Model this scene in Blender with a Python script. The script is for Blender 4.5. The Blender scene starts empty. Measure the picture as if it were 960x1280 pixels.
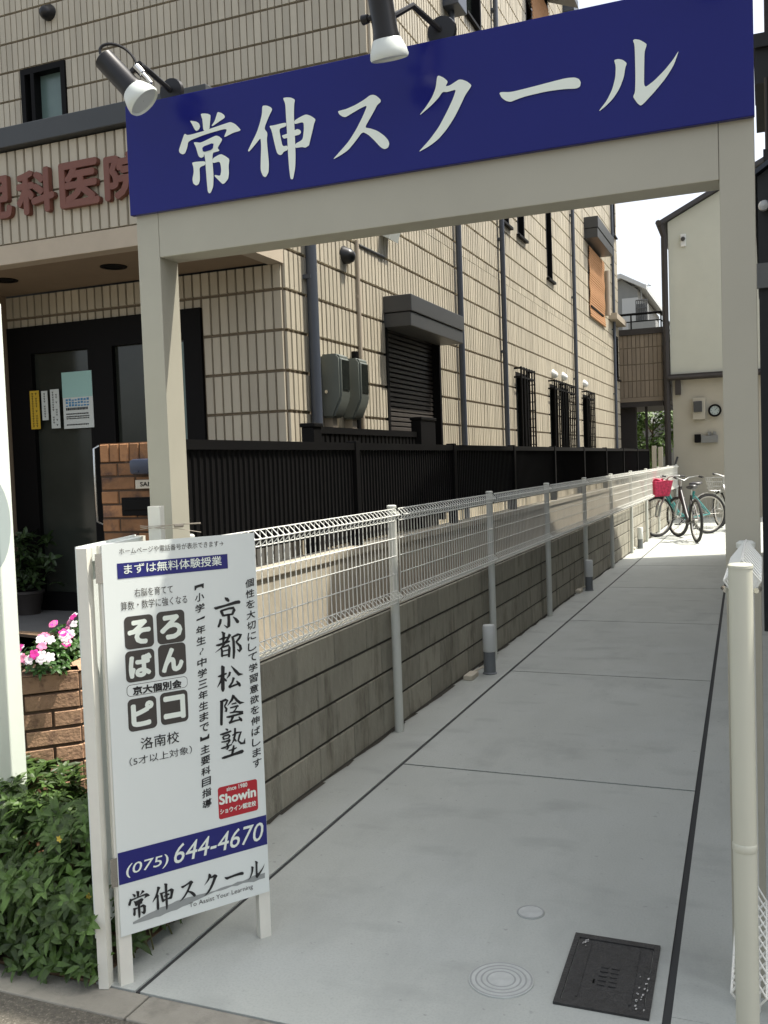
import bpy, bmesh, math, random
from mathutils import Vector, Matrix
random.seed(7)
S = bpy.context.scene
COL = S.collection
PI = math.pi

# ------------------------------------------------------------------ camera
F_PX, YAW, PITCH, ROLL = 1174.6, 0.387065, 0.04994, -0.035576
CX, CY = 480.0, 640.0
EYE = Vector((0, 0, 1.5))
FW = Vector((-math.sin(YAW) * math.cos(PITCH), math.cos(YAW) * math.cos(PITCH), -math.sin(PITCH)))
_r = FW.cross(Vector((0, 0, 1))).normalized()
_u = _r.cross(FW)
RT = math.cos(ROLL) * _r + math.sin(ROLL) * _u
UP = -math.sin(ROLL) * _r + math.cos(ROLL) * _u
cam = bpy.data.cameras.new('camera')
cam.sensor_fit = 'VERTICAL'
cam.sensor_height = 36.0
cam.lens = F_PX / 1280.0 * 36.0
cam.clip_start = 0.05
cam.clip_end = 2000
camo = bpy.data.objects.new('camera', cam)
COL.objects.link(camo)
m = Matrix((RT, UP, -FW)).transposed().to_4x4()
m.translation = EYE
camo.matrix_world = m
S.camera = camo

# ------------------------------------------------------------------ light
SUN = Vector((1.0, 0.5, 2.2)).normalized()      # direction towards the sun
SUN_EL = math.asin(SUN.z)
W = bpy.data.worlds.new('World')
S.world = W
W.use_nodes = True
nt = W.node_tree
bg = nt.nodes['Background']
sky = nt.nodes.new('ShaderNodeTexSky')
sky.sky_type = 'NISHITA'
sky.sun_disc = False
sky.sun_elevation = SUN_EL
sky.sun_rotation = math.atan2(SUN.x, SUN.y)
sky.air_density = 1.0
sky.dust_density = 4.0
sky.ozone_density = 0.6
hz = nt.nodes.new('ShaderNodeHueSaturation')      # hazy summer sky: paler than the clean-air model
hz.inputs['Saturation'].default_value = 0.42
nt.links.new(sky.outputs[0], hz.inputs['Color'])
nt.links.new(hz.outputs[0], bg.inputs[0])
bg.inputs[1].default_value = 0.15
sl = bpy.data.lights.new('sun', 'SUN')
sl.energy = 3.6
sl.angle = math.radians(0.53)
sl.color = (1.0, 0.94, 0.84)
so = bpy.data.objects.new('sun', sl)
so.rotation_euler = SUN.to_track_quat('Z', 'Y').to_euler()
so.location = (4, 3, 12)
COL.objects.link(so)
S.view_settings.view_transform = 'Standard'
S.view_settings.look = 'None'
S.view_settings.exposure = 0.98
S.view_settings.gamma = 1
S.view_settings.use_curve_mapping = False
S.cycles.max_bounces = 6
S.cycles.diffuse_bounces = 4
S.cycles.use_denoising = True

# ------------------------------------------------------------------ surveying helpers (a photo pixel -> a point on a wall/floor of the place)
def ray(x, y):
    return RT * (x - CX) - UP * (y - CY) + FW * F_PX
def onX(x, y, X):
    d = ray(x, y); return EYE + d * ((X - EYE.x) / d.x)
def onY(x, y, Y):
    d = ray(x, y); return EYE + d * ((Y - EYE.y) / d.y)
def onZ(x, y, Z=0.0):
    d = ray(x, y); return EYE + d * ((Z - EYE.z) / d.z)
def onP(x, y, A, N):
    d = ray(x, y); return EYE + d * ((A - EYE).dot(N) / d.dot(N))

# ------------------------------------------------------------------ materials
def mat(name, col, rough=0.6, metal=0.0, spec=0.5, var=0.0, vscale=6.0, bump=0.0, bscale=80.0, tile=0.0, col2=None, c2scale=3.0, c2lo=0.5, c2hi=0.7, stretch=(1, 1, 1), alpha=None, coat=0.0, leaf=False):
    mt = bpy.data.materials.new(name)
    mt.use_nodes = True
    t = mt.node_tree; N = t.nodes; L = t.links
    b = N['Principled BSDF']
    b.inputs['Base Color'].default_value = (*col, 1)
    b.inputs['Roughness'].default_value = rough
    b.inputs['Metallic'].default_value = metal
    b.inputs['Specular IOR Level'].default_value = spec
    b.inputs['Coat Weight'].default_value = coat
    cur = None
    tc = N.new('ShaderNodeTexCoord')
    mp = N.new('ShaderNodeMapping'); mp.inputs['Scale'].default_value = stretch
    L.new(tc.outputs['Object'], mp.inputs['Vector'])
    def mixc(fac_socket, a, bcol, blend='MIX'):
        mx = N.new('ShaderNodeMix'); mx.data_type = 'RGBA'; mx.blend_type = blend
        L.new(fac_socket, mx.inputs[0])
        if isinstance(a, tuple): mx.inputs[6].default_value = (*a, 1)
        else: L.new(a, mx.inputs[6])
        if isinstance(bcol, tuple): mx.inputs[7].default_value = (*bcol, 1)
        else: L.new(bcol, mx.inputs[7])
        return mx.outputs[2]
    cur = col
    if col2:
        n = N.new('ShaderNodeTexNoise'); n.inputs['Scale'].default_value = c2scale; n.inputs['Detail'].default_value = 6; n.inputs['Roughness'].default_value = .65
        L.new(mp.outputs[0], n.inputs['Vector'])
        r = N.new('ShaderNodeMapRange'); r.inputs[1].default_value = c2lo; r.inputs[2].default_value = c2hi
        L.new(n.outputs['Fac'], r.inputs[0])
        cur = mixc(r.outputs[0], cur, col2)
    if var > 0:
        n = N.new('ShaderNodeTexNoise'); n.inputs['Scale'].default_value = vscale; n.inputs['Detail'].default_value = 5; n.inputs['Roughness'].default_value = .6
        L.new(mp.outputs[0], n.inputs['Vector'])
        r = N.new('ShaderNodeMapRange'); r.inputs[1].default_value = .3; r.inputs[2].default_value = .7
        r.inputs[3].default_value = 1 - var; r.inputs[4].default_value = 1 + var
        L.new(n.outputs['Fac'], r.inputs[0])
        hs = N.new('ShaderNodeHueSaturation')
        L.new(r.outputs[0], hs.inputs['Value'])
        if isinstance(cur, tuple): hs.inputs['Color'].default_value = (*cur, 1)
        else: L.new(cur, hs.inputs['Color'])
        cur = hs.outputs[0]
    if tile > 0:
        at = N.new('ShaderNodeAttribute'); at.attribute_name = 'tone'
        r = N.new('ShaderNodeMapRange'); r.inputs[3].default_value = 1 - tile; r.inputs[4].default_value = 1 + tile
        L.new(at.outputs['Fac'], r.inputs[0])
        hs = N.new('ShaderNodeHueSaturation')
        L.new(r.outputs[0], hs.inputs['Value'])
        if isinstance(cur, tuple): hs.inputs['Color'].default_value = (*cur, 1)
        else: L.new(cur, hs.inputs['Color'])
        cur = hs.outputs[0]
    if not isinstance(cur, tuple):
        L.new(cur, b.inputs['Base Color'])
    if bump > 0:
        n = N.new('ShaderNodeTexNoise'); n.inputs['Scale'].default_value = bscale; n.inputs['Detail'].default_value = 5
        L.new(mp.outputs[0], n.inputs['Vector'])
        bp = N.new('ShaderNodeBump'); bp.inputs['Strength'].default_value = bump; bp.inputs['Distance'].default_value = 0.01
        L.new(n.outputs['Fac'], bp.inputs['Height']); L.new(bp.outputs[0], b.inputs['Normal'])
    if leaf:
        b.inputs['Subsurface Weight'].default_value = 0.0
        tr = N.new('ShaderNodeBsdfTranslucent')
        ms = N.new('ShaderNodeMixShader'); ms.inputs[0].default_value = 0.25
        if isinstance(cur, tuple): tr.inputs[0].default_value = (*cur, 1)
        else: L.new(cur, tr.inputs[0])
        L.new(b.outputs[0], ms.inputs[1]); L.new(tr.outputs[0], ms.inputs[2])
        L.new(ms.outputs[0], N['Material Output'].inputs[0])
    return mt

M = {}
M['tile'] = mat("ribbed_tile", (.435, .395, .305), .55, var=.06, vscale=1.3, bump=.12, bscale=60, tile=.10, col2=(.345, .305, .23), c2scale=1.2, c2lo=.52, c2hi=.78, stretch=(1, 1, .35))
M['shadetile'] = mat('shaded_brown_tile', (.24, .195, .14), .6, var=.08, vscale=2, tile=.1)  # tile darkened for the shade the white house throws on the balcony block
M['grout'] = mat('tile_grout', (.15, .12, .082), .9, var=.1)
M['stucco'] = mat('beige_stucco', (.44, .38, .29), .8, var=.05, bump=.2, bscale=150)
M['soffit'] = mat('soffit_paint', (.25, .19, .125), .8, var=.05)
M['black'] = mat('black_aluminium', (.005, .0048, .0048), .6, spec=.12)
M['darkgrey'] = mat('dark_grey_steel', (.045, .047, .048), .45, var=.05)
M['flashing'] = mat('dark_flashing', (.04, .045, .047), .5, var=.05)
M['shutter'] = mat('shutter_slats', (.055, .048, .042), .5, var=.05)
M['pipe'] = mat('blue_grey_pipe', (.05, .06, .078), .45, var=.04)
M['conduit'] = mat('beige_conduit', (.36, .31, .24), .5)
M['glass'] = mat('dark_glass', (.012, .015, .013), .06, spec=.6)
M['doorglass'] = mat('door_glass', (.028, .032, .026), .12, spec=.45, var=.25, vscale=1.6)
M['paleglass'] = mat('pale_window_glass', (.12, .18, .165), .25, var=.05)
M['blind'] = mat('bamboo_blind', (.40, .21, .095), .8, var=.12, vscale=30, bump=.5, bscale=60, stretch=(1, .3, 3))
M['concrete'] = mat('path_concrete', (.405, .425, .392), .85, var=.10, vscale=1.1, bump=.12, bscale=120, col2=(.305, .32, .30), c2scale=2.3, c2lo=.52, c2hi=.8, stretch=(1, .45, 1))
def add_wear(mt):
    # trowel streaks, dark specks and a few pale scuffs belonging to the slab
    t = mt.node_tree; N = t.nodes; L = t.links; b = N['Principled BSDF']
    src = b.inputs['Base Color'].links[0].from_socket
    tc = N.new('ShaderNodeTexCoord')
    def layer(scale, stretch, lo, hi, col, amt, src, detail=4):
        mp = N.new('ShaderNodeMapping'); mp.inputs['Scale'].default_value = stretch; L.new(tc.outputs['Object'], mp.inputs[0])
        n = N.new('ShaderNodeTexNoise'); n.inputs['Scale'].default_value = scale; n.inputs['Detail'].default_value = detail; L.new(mp.outputs[0], n.inputs['Vector'])
        r = N.new('ShaderNodeMapRange'); r.inputs[1].default_value = lo; r.inputs[2].default_value = hi; r.inputs[4].default_value = amt; L.new(n.outputs['Fac'], r.inputs[0])
        mx = N.new('ShaderNodeMix'); mx.data_type = 'RGBA'; L.new(r.outputs[0], mx.inputs[0]); L.new(src, mx.inputs[6]); mx.inputs[7].default_value = (*col, 1)
        return mx.outputs[2]
    src = layer(1.7, (1, 1.5, 1), .50, .75, (.44, .465, .44), .6, src, 6)
    src = layer(2.6, (1, 1.9, 1), .57, .80, (.23, .24, .225), .55, src, 7)
    src = layer(34.0, (1, 1, 1), .71, .78, (.17, .175, .165), .5, src, 2)
    src = layer(140.0, (1, 1, 1), .45, .75, (.30, .32, .30), .45, src, 2)
    L.new(src, b.inputs['Base Color'])
add_wear(M['concrete'])
M['joint'] = mat('joint_filler', (.035, .037, .037), .9)
M['kerb'] = mat('kerb_concrete', (.27, .255, .215), .9, var=.12, vscale=9, bump=.3, bscale=150, col2=(.20, .19, .16), c2scale=14)
M['asphalt'] = mat('asphalt', (.115, .105, .085), .95, var=.3, vscale=60, bump=.9, bscale=170, col2=(.22, .20, .165), c2scale=110, c2lo=.55, c2hi=.62)
M['soil'] = mat('soil', (.15, .095, .055), .95, var=.3, vscale=30, bump=.8, bscale=60)
M['block'] = mat('concrete_block', (.315, .30, .24), .92, var=.10, vscale=14, bump=.6, bscale=70, tile=.12, col2=(.12, .11, .08), c2scale=3.6, c2lo=.52, c2hi=.75, stretch=(1, 2.2, .6))
M['blockjoint'] = mat('block_mortar', (.055, .05, .04), .95)
M['retaining'] = mat('old_retaining_concrete', (.40, .365, .285), .9, var=.12, vscale=5, bump=.3, bscale=60, col2=(.19, .17, .13), c2scale=2.6, c2lo=.55, c2hi=.8, stretch=(1, 1, .5))
M['whitepaint'] = mat('white_coated_steel', (.62, .64, .585), .4, var=.03)
M['mesh'] = mat('white_mesh_wire', (.74, .75, .70), .4)
M['cream'] = mat('cream_post_coating', (.54, .545, .45), .4, var=.02)
M['gate'] = mat('grey_beige_gate_paint', (.375, .36, .29), .45, var=.05, vscale=2.5, bump=.03, bscale=300)
M['signblue'] = mat('navy_sign_film', (.010, .013, .145), .2, spec=.22, var=.04, vscale=2)
M['white'] = mat('white_film', (.74, .80, .72), .4)
M['board'] = mat('white_board_film', (.70, .745, .71), .38, var=.02, vscale=2)
M['boardframe'] = mat('white_painted_wood', (.70, .69, .61), .5, var=.05, vscale=8, col2=(.52, .49, .42), c2scale=10, c2lo=.64, c2hi=.8)
M['ink'] = mat('black_ink', (.013, .013, .014), .4)
M['greyink'] = mat('charcoal_ink', (.05, .045, .04), .4)
M['midink'] = mat('brush_grey_ink', (.28, .30, .29), .45)
M['blueink'] = mat('navy_ink', (.014, .016, .15), .35)
M['redink'] = mat('red_sticker', (.42, .02, .03), .35)
M['postblue'] = mat('poster_blue_ink', (.05, .22, .42), .5)
M['letters'] = mat('brown_letter', (.16, .058, .038), .55, var=.08)
M['lampblack'] = mat('lamp_black', (.014, .014, .015), .35, spec=.35)
M['lampwhite'] = mat('lamp_rim', (.62, .66, .62), .35)
M['lens'] = mat('lamp_lens', (.45, .48, .46), .12, var=.1, vscale=60)
M['chrome'] = mat('brushed_steel', (.6, .6, .58), .25, metal=1)
M['brick'] = mat('planter_brick', (.46, .285, .175), .85, var=.16, vscale=14, bump=.35, bscale=80, tile=.2, col2=(.15, .085, .06), c2scale=16, c2lo=.55, c2hi=.75)
M['mortar'] = mat('brick_mortar', (.085, .055, .035), .95)
M['pierbrick'] = mat('pier_brick', (.28, .14, .062), .85, var=.2, vscale=10, bump=.3, bscale=80, tile=.42, col2=(.075, .045, .038), c2scale=9, c2lo=.5, c2hi=.72)
M['leaf'] = mat('bush_leaf', (.062, .115, .024), .5, var=.35, vscale=9, leaf=True, tile=.45)
M['leaf2'] = mat('flower_leaf', (.055, .13, .03), .4, var=.3, vscale=20, leaf=True, tile=.35)
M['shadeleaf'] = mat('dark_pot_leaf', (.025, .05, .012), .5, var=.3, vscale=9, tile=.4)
M['treeleaf'] = mat('tree_leaf', (.10, .17, .035), .5, var=.35, vscale=3, leaf=True, tile=.4)
M['stem'] = mat('stem', (.10, .10, .04), .8)
M['bark'] = mat('bark', (.10, .07, .045), .9, var=.2)
M['pink'] = mat('magenta_petal', (.62, .03, .28), .5, tile=.2)
M['rose'] = mat('rose_petal', (.70, .22, .36), .5, tile=.2)
M['petalwhite'] = mat('white_petal', (.80, .74, .76), .5, tile=.1)
M['yellow'] = mat('yellow_petal', (.55, .42, .06), .5)
M['iron'] = mat('cast_iron_cover', (.024, .024, .023), .6, var=.3, vscale=40, bump=.6, bscale=90)
M['chip'] = mat('paint_chip', (.42, .42, .40), .8)
M['castgrey'] = mat('grey_cover', (.43, .45, .43), .75, var=.1, vscale=30)
M['castdark'] = mat('grey_cover_groove', (.31, .325, .31), .85)
M['bollardgrey'] = mat('bollard_grey', (.16, .175, .185), .45)
M['opal'] = mat('opal_cap', (.66, .68, .66), .35)
M['meter'] = mat('meter_box', (.115, .13, .115), .5, var=.04)
M['houseup'] = mat('white_siding', (.51, .525, .45), .8, var=.04, vscale=1.5, bump=.08, bscale=200)
M['houselow'] = mat('cream_render', (.42, .395, .32), .85, var=.04, vscale=1.5, bump=.1, bscale=120)
M['darkwood'] = mat('dark_brown_trim', (.032, .027, .024), .6)
M['darkhouse'] = mat('dark_house_siding', (.033, .035, .036), .7, var=.1, vscale=3)
M['rightwall'] = mat('grey_brown_render', (.24, .225, .19), .85, var=.08, vscale=2)
M['roof'] = mat('dark_roof', (.05, .05, .055), .7, var=.1)
M['greyside'] = mat('grey_siding', (.20, .205, .195), .75, var=.05)
M['metalroof'] = mat('grey_metal_roof', (.42, .43, .42), .5)
M['tyre'] = mat('tyre_rubber', (.018, .018, .018), .75)
M['rim'] = mat('bike_rim', (.55, .54, .50), .3, metal=.8)
M['teal'] = mat('teal_frame', (.02, .21, .20), .35, coat=.4)
M['bikeblack'] = mat('black_frame', (.02, .02, .022), .4)
M['silver'] = mat('silver_frame', (.42, .43, .42), .35, metal=.6)
M['basketpink'] = mat('pink_basket_cover', (.55, .035, .10), .6, var=.4, vscale=25)
M['reflector'] = mat('red_reflector', (.5, .02, .02), .2)
M['terrace'] = mat('entrance_floor', (.13, .13, .125), .7, var=.08)
M['notice'] = mat('notice_paper', (.60, .64, .60), .7)
M['noticeteal'] = mat('notice_teal', (.33, .55, .50), .7)
M['noticeyellow'] = mat('notice_yellow', (.60, .40, .03), .7)
M['boxblue'] = mat('letterbox_slate', (.035, .045, .075), .35)
M['plate'] = mat('name_plate', (.60, .55, .44), .5)
M['greyprint'] = mat('pale_grey_print', (.36, .42, .41), .5)
M['ground'] = mat('ground_dirt', (.20, .185, .155), .95, var=.1)

# ------------------------------------------------------------------ mesh building
class MB:
    def __init__(s):
        s.v = []; s.f = []; s.tone = []; s.mi = []; s.cur = 0; s.t = .5
    def face(s, pts):
        b = len(s.v); s.v += [Vector(p) for p in pts]; s.f.append(tuple(range(b, b + len(pts)))); s.tone.append(s.t); s.mi.append(s.cur)
    def raw(s, vs, fs):
        b = len(s.v); s.v += [Vector(p) for p in vs]
        for f in fs:
            s.f.append(tuple(i + b for i in f)); s.tone.append(s.t); s.mi.append(s.cur)
    def hexa(s, p):   # p: 8 corners, bottom 4 then top 4 (ccw)
        s.raw(p, [(3, 2, 1, 0), (4, 5, 6, 7), (0, 1, 5, 4), (1, 2, 6, 5), (2, 3, 7, 6), (3, 0, 4, 7)])
    def box(s, x0, x1, y0, y1, z0, z1, bev=0.0):
        if bev <= 0:
            s.hexa([(x0, y0, z0), (x1, y0, z0), (x1, y1, z0), (x0, y1, z0), (x0, y0, z1), (x1, y0, z1), (x1, y1, z1), (x0, y1, z1)])
        else:
            bm = bmesh.new(); bmesh.ops.create_cube(bm, size=1)
            for v in bm.verts:
                v.co = Vector(((x0 + x1) / 2 + v.co.x * (x1 - x0), (y0 + y1) / 2 + v.co.y * (y1 - y0), (z0 + z1) / 2 + v.co.z * (z1 - z0)))
            bmesh.ops.bevel(bm, geom=bm.edges[:], offset=bev, segments=2, affect='EDGES', profile=.5)
            s.frombm(bm)
    def frombm(s, bm, mtx=None):
        bm.verts.index_update()
        s.raw([(mtx @ v.co) if mtx else v.co.copy() for v in bm.verts], [tuple(v.index for v in f.verts) for f in bm.faces]); bm.free()
    def obox(s, o, ax, ay, az):   # oriented box: corner + 3 edge vectors
        o = Vector(o); ax = Vector(ax); ay = Vector(ay); az = Vector(az)
        s.hexa([o, o + ax, o + ax + ay, o + ay, o + az, o + ax + az, o + ax + ay + az, o + ay + az])
    def tube(s, pts, r, n=8, r2=None, caps=True):
        pts = [Vector(p) for p in pts]
        if len(pts) < 2: return
        rs = [r + ((r2 if r2 is not None else r) - r) * i / (len(pts) - 1) for i in range(len(pts))]
        b = len(s.v); prev = None; vs = []
        for i, p in enumerate(pts):
            t = (pts[min(i + 1, len(pts) - 1)] - pts[max(i - 1, 0)]).normalized()
            if prev is None:
                a = Vector((0, 0, 1)) if abs(t.z) < .9 else Vector((1, 0, 0))
                e1 = t.cross(a).normalized()
            else:
                e1 = (prev - t * prev.dot(t)).normalized()
            prev = e1; e2 = t.cross(e1)
            for k in range(n):
                ang = 2 * PI * k / n
                vs.append(p + (e1 * math.cos(ang) + e2 * math.sin(ang)) * rs[i])
        fs = []
        for i in range(len(pts) - 1):
            for k in range(n):
                fs.append((i * n + k, i * n + (k + 1) % n, (i + 1) * n + (k + 1) % n, (i + 1) * n + k))
        if caps:
            fs.append(tuple(range(n - 1, -1, -1))); fs.append(tuple((len(pts) - 1) * n + k for k in range(n)))
        s.raw(vs, fs)
    def lathe(s, o, axis, prof, n=20):   # prof: list of (dist along axis, radius)
        o = Vector(o); t = Vector(axis).normalized()
        a = Vector((0, 0, 1)) if abs(t.z) < .9 else Vector((1, 0, 0))
        e1 = t.cross(a).normalized(); e2 = t.cross(e1); vs = []; fs = []
        for d, r in prof:
            for k in range(n):
                ang = 2 * PI * k / n
                vs.append(o + t * d + (e1 * math.cos(ang) + e2 * math.sin(ang)) * max(r, 1e-4))
        for i in range(len(prof) - 1):
            for k in range(n):
                fs.append((i * n + k, i * n + (k + 1) % n, (i + 1) * n + (k + 1) % n, (i + 1) * n + k))
        fs.append(tuple(range(n - 1, -1, -1))); fs.append(tuple((len(prof) - 1) * n + k for k in range(n)))
        s.raw(vs, fs)
    def torus(s, o, axis, R, r, n=36, m=8, sy=1.0):
        o = Vector(o); t = Vector(axis).normalized()
        a = Vector((0, 0, 1)) if abs(t.z) < .9 else Vector((1, 0, 0))
        e1 = t.cross(a).normalized(); e2 = t.cross(e1)
        vs = []; fs = []
        for i in range(n):
            A = 2 * PI * i / n; d = e1 * math.cos(A) + e2 * math.sin(A)
            for k in range(m):
                B = 2 * PI * k / m
                vs.append(o + d * (R + r * math.cos(B)) + t * (r * sy * math.sin(B)))
        for i in range(n):
            for k in range(m):
                fs.append((i * m + k, i * m + (k + 1) % m, ((i + 1) % n) * m + (k + 1) % m, ((i + 1) % n) * m + k))
        s.raw(vs, fs)
    def prism(s, poly, vec):    # polygon points (3D) extruded by vec
        vec = Vector(vec); p = [Vector(q) for q in poly]; n = len(p)
        s.raw(p + [q + vec for q in p], [tuple(range(n))[::-1], tuple(range(n, 2 * n))] + [(i, (i + 1) % n, n + (i + 1) % n, n + i) for i in range(n)])
    def build(s, name, mats, parent=None, smooth=False, origin=None):
        if not isinstance(mats, (list, tuple)): mats = [mats]
        if parent is not None: o = root_loc(parent)
        elif origin is not None: o = Vector(origin)
        else:
            xs = [v.x for v in s.v]; ys = [v.y for v in s.v]; zs = [v.z for v in s.v]
            o = Vector(((min(xs) + max(xs)) / 2, (min(ys) + max(ys)) / 2, min(zs)))
        me = bpy.data.meshes.new(name)
        me.from_pydata([v - o for v in s.v], [], s.f)
        for mt in mats: me.materials.append(mt)
        if len(mats) > 1: me.polygons.foreach_set('material_index', s.mi)
        at = me.attributes.new('tone', 'FLOAT', 'FACE'); at.data.foreach_set('value', s.tone)
        if smooth:
            me.polygons.foreach_set('use_smooth', [True] * len(me.polygons))
            try: me.set_sharp_from_angle(angle=math.radians(40))
            except Exception: pass
        me.update()
        ob = bpy.data.objects.new(name, me); COL.objects.link(ob)
        if parent is not None: ob.parent = parent
        else: ob.location = o
        return ob
def root_loc(o):
    while o.parent: o = o.parent
    return o.get('_local') and Vector((0, 0, 0)) or o.location.copy()
def tag(o, label, cat, group=None):
    o['label'] = label; o['category'] = cat
    if group: o['group'] = group
    return o
def thing(name, label, cat, loc=(0, 0, 0), group=None, rotz=None):
    o = bpy.data.objects.new(name, None); COL.objects.link(o); o.location = loc
    o.empty_display_size = .1
    if rotz is not None: o.rotation_euler = (0, 0, rotz); o['_local'] = 1
    return tag(o, label, cat, group)
def struct(name, mb, mt, kind='structure'):
    o = mb.build(name, mt); o['kind'] = kind; return o
def copy_thing(o, parent=None):
    c = o.copy(); COL.objects.link(c)
    if parent: c.parent = parent
    for ch in list(o.children): copy_thing(ch, c)
    return c

def rect_sub(r, h):
    a0, a1, b0, b1 = r; c0, c1, d0, d1 = h
    if c0 >= a1 or c1 <= a0 or d0 >= b1 or d1 <= b0: return [r]
    out = []
    if c0 > a0: out.append((a0, c0, b0, b1))
    if c1 < a1: out.append((c1, a1, b0, b1))
    m0, m1 = max(a0, c0), min(a1, c1)
    if d0 > b0: out.append((m0, m1, b0, d0))
    if d1 < b1: out.append((m0, m1, d1, b1))
    return out
def tiles(mb, o, ud, nd, u0, u1, z0, z1, du, dz, gu, gz, depth, uref=0.0, zref=0.0, holes=(), bond=False, back=True, mi=(0, 1), inset=.003, rows=None):
    """rows of raised tiles on a vertical wall plane; o = origin, ud = along, nd = outward"""
    o = Vector(o); ud = Vector(ud); nd = Vector(nd); zd = Vector((0, 0, 1))
    def P(u, z, d): return o + ud * u + zd * z + nd * d
    if back:
        mb.cur = mi[1]
        rs = [(u0, u1, z0, z1)]
        for h in holes:
            rs = [q for r in rs for q in rect_sub(r, h)]
        for a0, a1, b0, b1 in rs:
            mb.face([P(a0, b0, 0), P(a1, b0, 0), P(a1, b1, 0), P(a0, b1, 0)])
    mb.cur = mi[0]
    k0 = math.floor((z0 - zref) / dz); k = k0
    while zref + k * dz < z1:
        za = zref + k * dz + gz / 2; zb = zref + (k + 1) * dz - gz / 2
        off = uref + (du / 2 if (bond and k % 2) else 0)
        j = math.floor((u0 - off) / du)
        while off + j * du < u1:
            ua = off + j * du + gu / 2; ub = off + (j + 1) * du - gu / 2
            rs = [(max(ua, u0), min(ub, u1), max(za, z0), min(zb, z1))]
            for h in holes: rs = [q for r in rs for q in rect_sub(r, h)]
            mb.t = random.random()
            dd = depth * random.uniform(.9, 1.1)
            for a0, a1, b0, b1 in rs:
                if a1 - a0 < .012 or b1 - b0 < .012: continue
                i = min(inset, (a1 - a0) * .2)
                A = [P(a0, b0, 0), P(a1, b0, 0), P(a1, b1, 0), P(a0, b1, 0)]
                B = [P(a0 + i, b0 + i, dd), P(a1 - i, b0 + i, dd), P(a1 - i, b1 - i, dd), P(a0 + i, b1 - i, dd)]
                mb.raw(A + B, [(4, 5, 6, 7), (0, 1, 5, 4), (1, 2, 6, 5), (2, 3, 7, 6), (3, 0, 4, 7)])
            j += 1
        k += 1
    mb.t = .5; mb.cur = 0

_txt = {}
def text_geo(body, bold=0.0, res=3):
    key = (body, bold, res)
    if key in _txt: return _txt[key]
    cu = bpy.data.curves.new('lettering', 'FONT'); cu.body = body; cu.resolution_u = res; cu.offset = bold
    ob = bpy.data.objects.new('lettering', cu); COL.objects.link(ob)
    dg = bpy.context.evaluated_depsgraph_get(); dg.update()
    me = bpy.data.meshes.new_from_object(ob.evaluated_get(dg))
    vs = [v.co.copy() for v in me.vertices]; fs = [tuple(p.vertices) for p in me.polygons]
    bpy.data.objects.remove(ob); bpy.data.curves.remove(cu); bpy.data.meshes.remove(me)
    if vs:
        x0 = min(v.x for v in vs); x1 = max(v.x for v in vs); y0 = min(v.y for v in vs); y1 = max(v.y for v in vs)
        vs = [((v.x - x0) / max(x1 - x0, 1e-6), (v.y - y0) / max(y1 - y0, 1e-6)) for v in vs]
    _txt[key] = (vs, fs)
    return vs, fs
def bold_copies(bold):
    if bold <= 0: return [(0, 0, 0)]
    return [(0, 0, 0)] + [(bold * math.cos(k * PI / 4), bold * math.sin(k * PI / 4), k + 1) for k in range(8)]
def put_text(mb, body, fn, a0, a1, b0, b1, bold=0.0, res=3, nrm=None):
    """fit the lettering into the rectangle a0..a1 x b0..b1 of a surface, fn(a, b) -> point; bold in units of the height"""
    vs, fs = text_geo(body, 0.0, res)
    h = b1 - b0
    for dx, dy, k in bold_copies(bold):
        off = (nrm * (.00003 * k)) if nrm is not None else Vector((0, 0, 0))
        mb.raw([fn(a0 + bold * h + x * (a1 - a0 - 2 * bold * h) + dx * h, b0 + bold * h + y * (h - 2 * bold * h) + dy * h) + off for x, y in vs], fs)
def poly_fill(mb, pts3):
    """tessellated flat polygon"""
    from mathutils.geometry import tessellate_polygon
    tr = tessellate_polygon([[Vector(p) for p in pts3]])
    mb.raw(pts3, [tuple(t) for t in tr])
def smooth_closed(pts, it=1):
    for _ in range(it):
        q = []
        n = len(pts)
        for i in range(n):
            a = pts[i]; b = pts[(i + 1) % n]
            q.append((a[0] * .82 + b[0] * .18, a[1] * .82 + b[1] * .18)); q.append((a[0] * .18 + b[0] * .82, a[1] * .18 + b[1] * .82))
        pts = q
    return pts

# ================================================================== SETTING: ground, street, path
mb = MB(); mb.face([(-120, -60, -.03), (120, -60, -.03), (120, 200, -.03), (-120, 200, -.03)])
struct('ground', mb, M['ground'])
mb = MB(); mb.face([(-60, -7, -.008), (60, -7, -.008), (60, 2.05, -.008), (-60, 2.05, -.008)])
struct('street', mb, M['asphalt'])
mb = MB()
x = -14.0
kerb_x = [x0 for x0 in (-8.0, -6.02, -4.04, -1.665, .6, 2.6, 4.6)]
edges = [-14] + kerb_x + [14]
for a, b in zip(edges[:-1], edges[1:]):
    mb.box(a + .003, b - .003, 2.05, 2.168, -.05, -.002, .004)
struct('kerb_strip', mb, M['kerb'])
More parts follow.
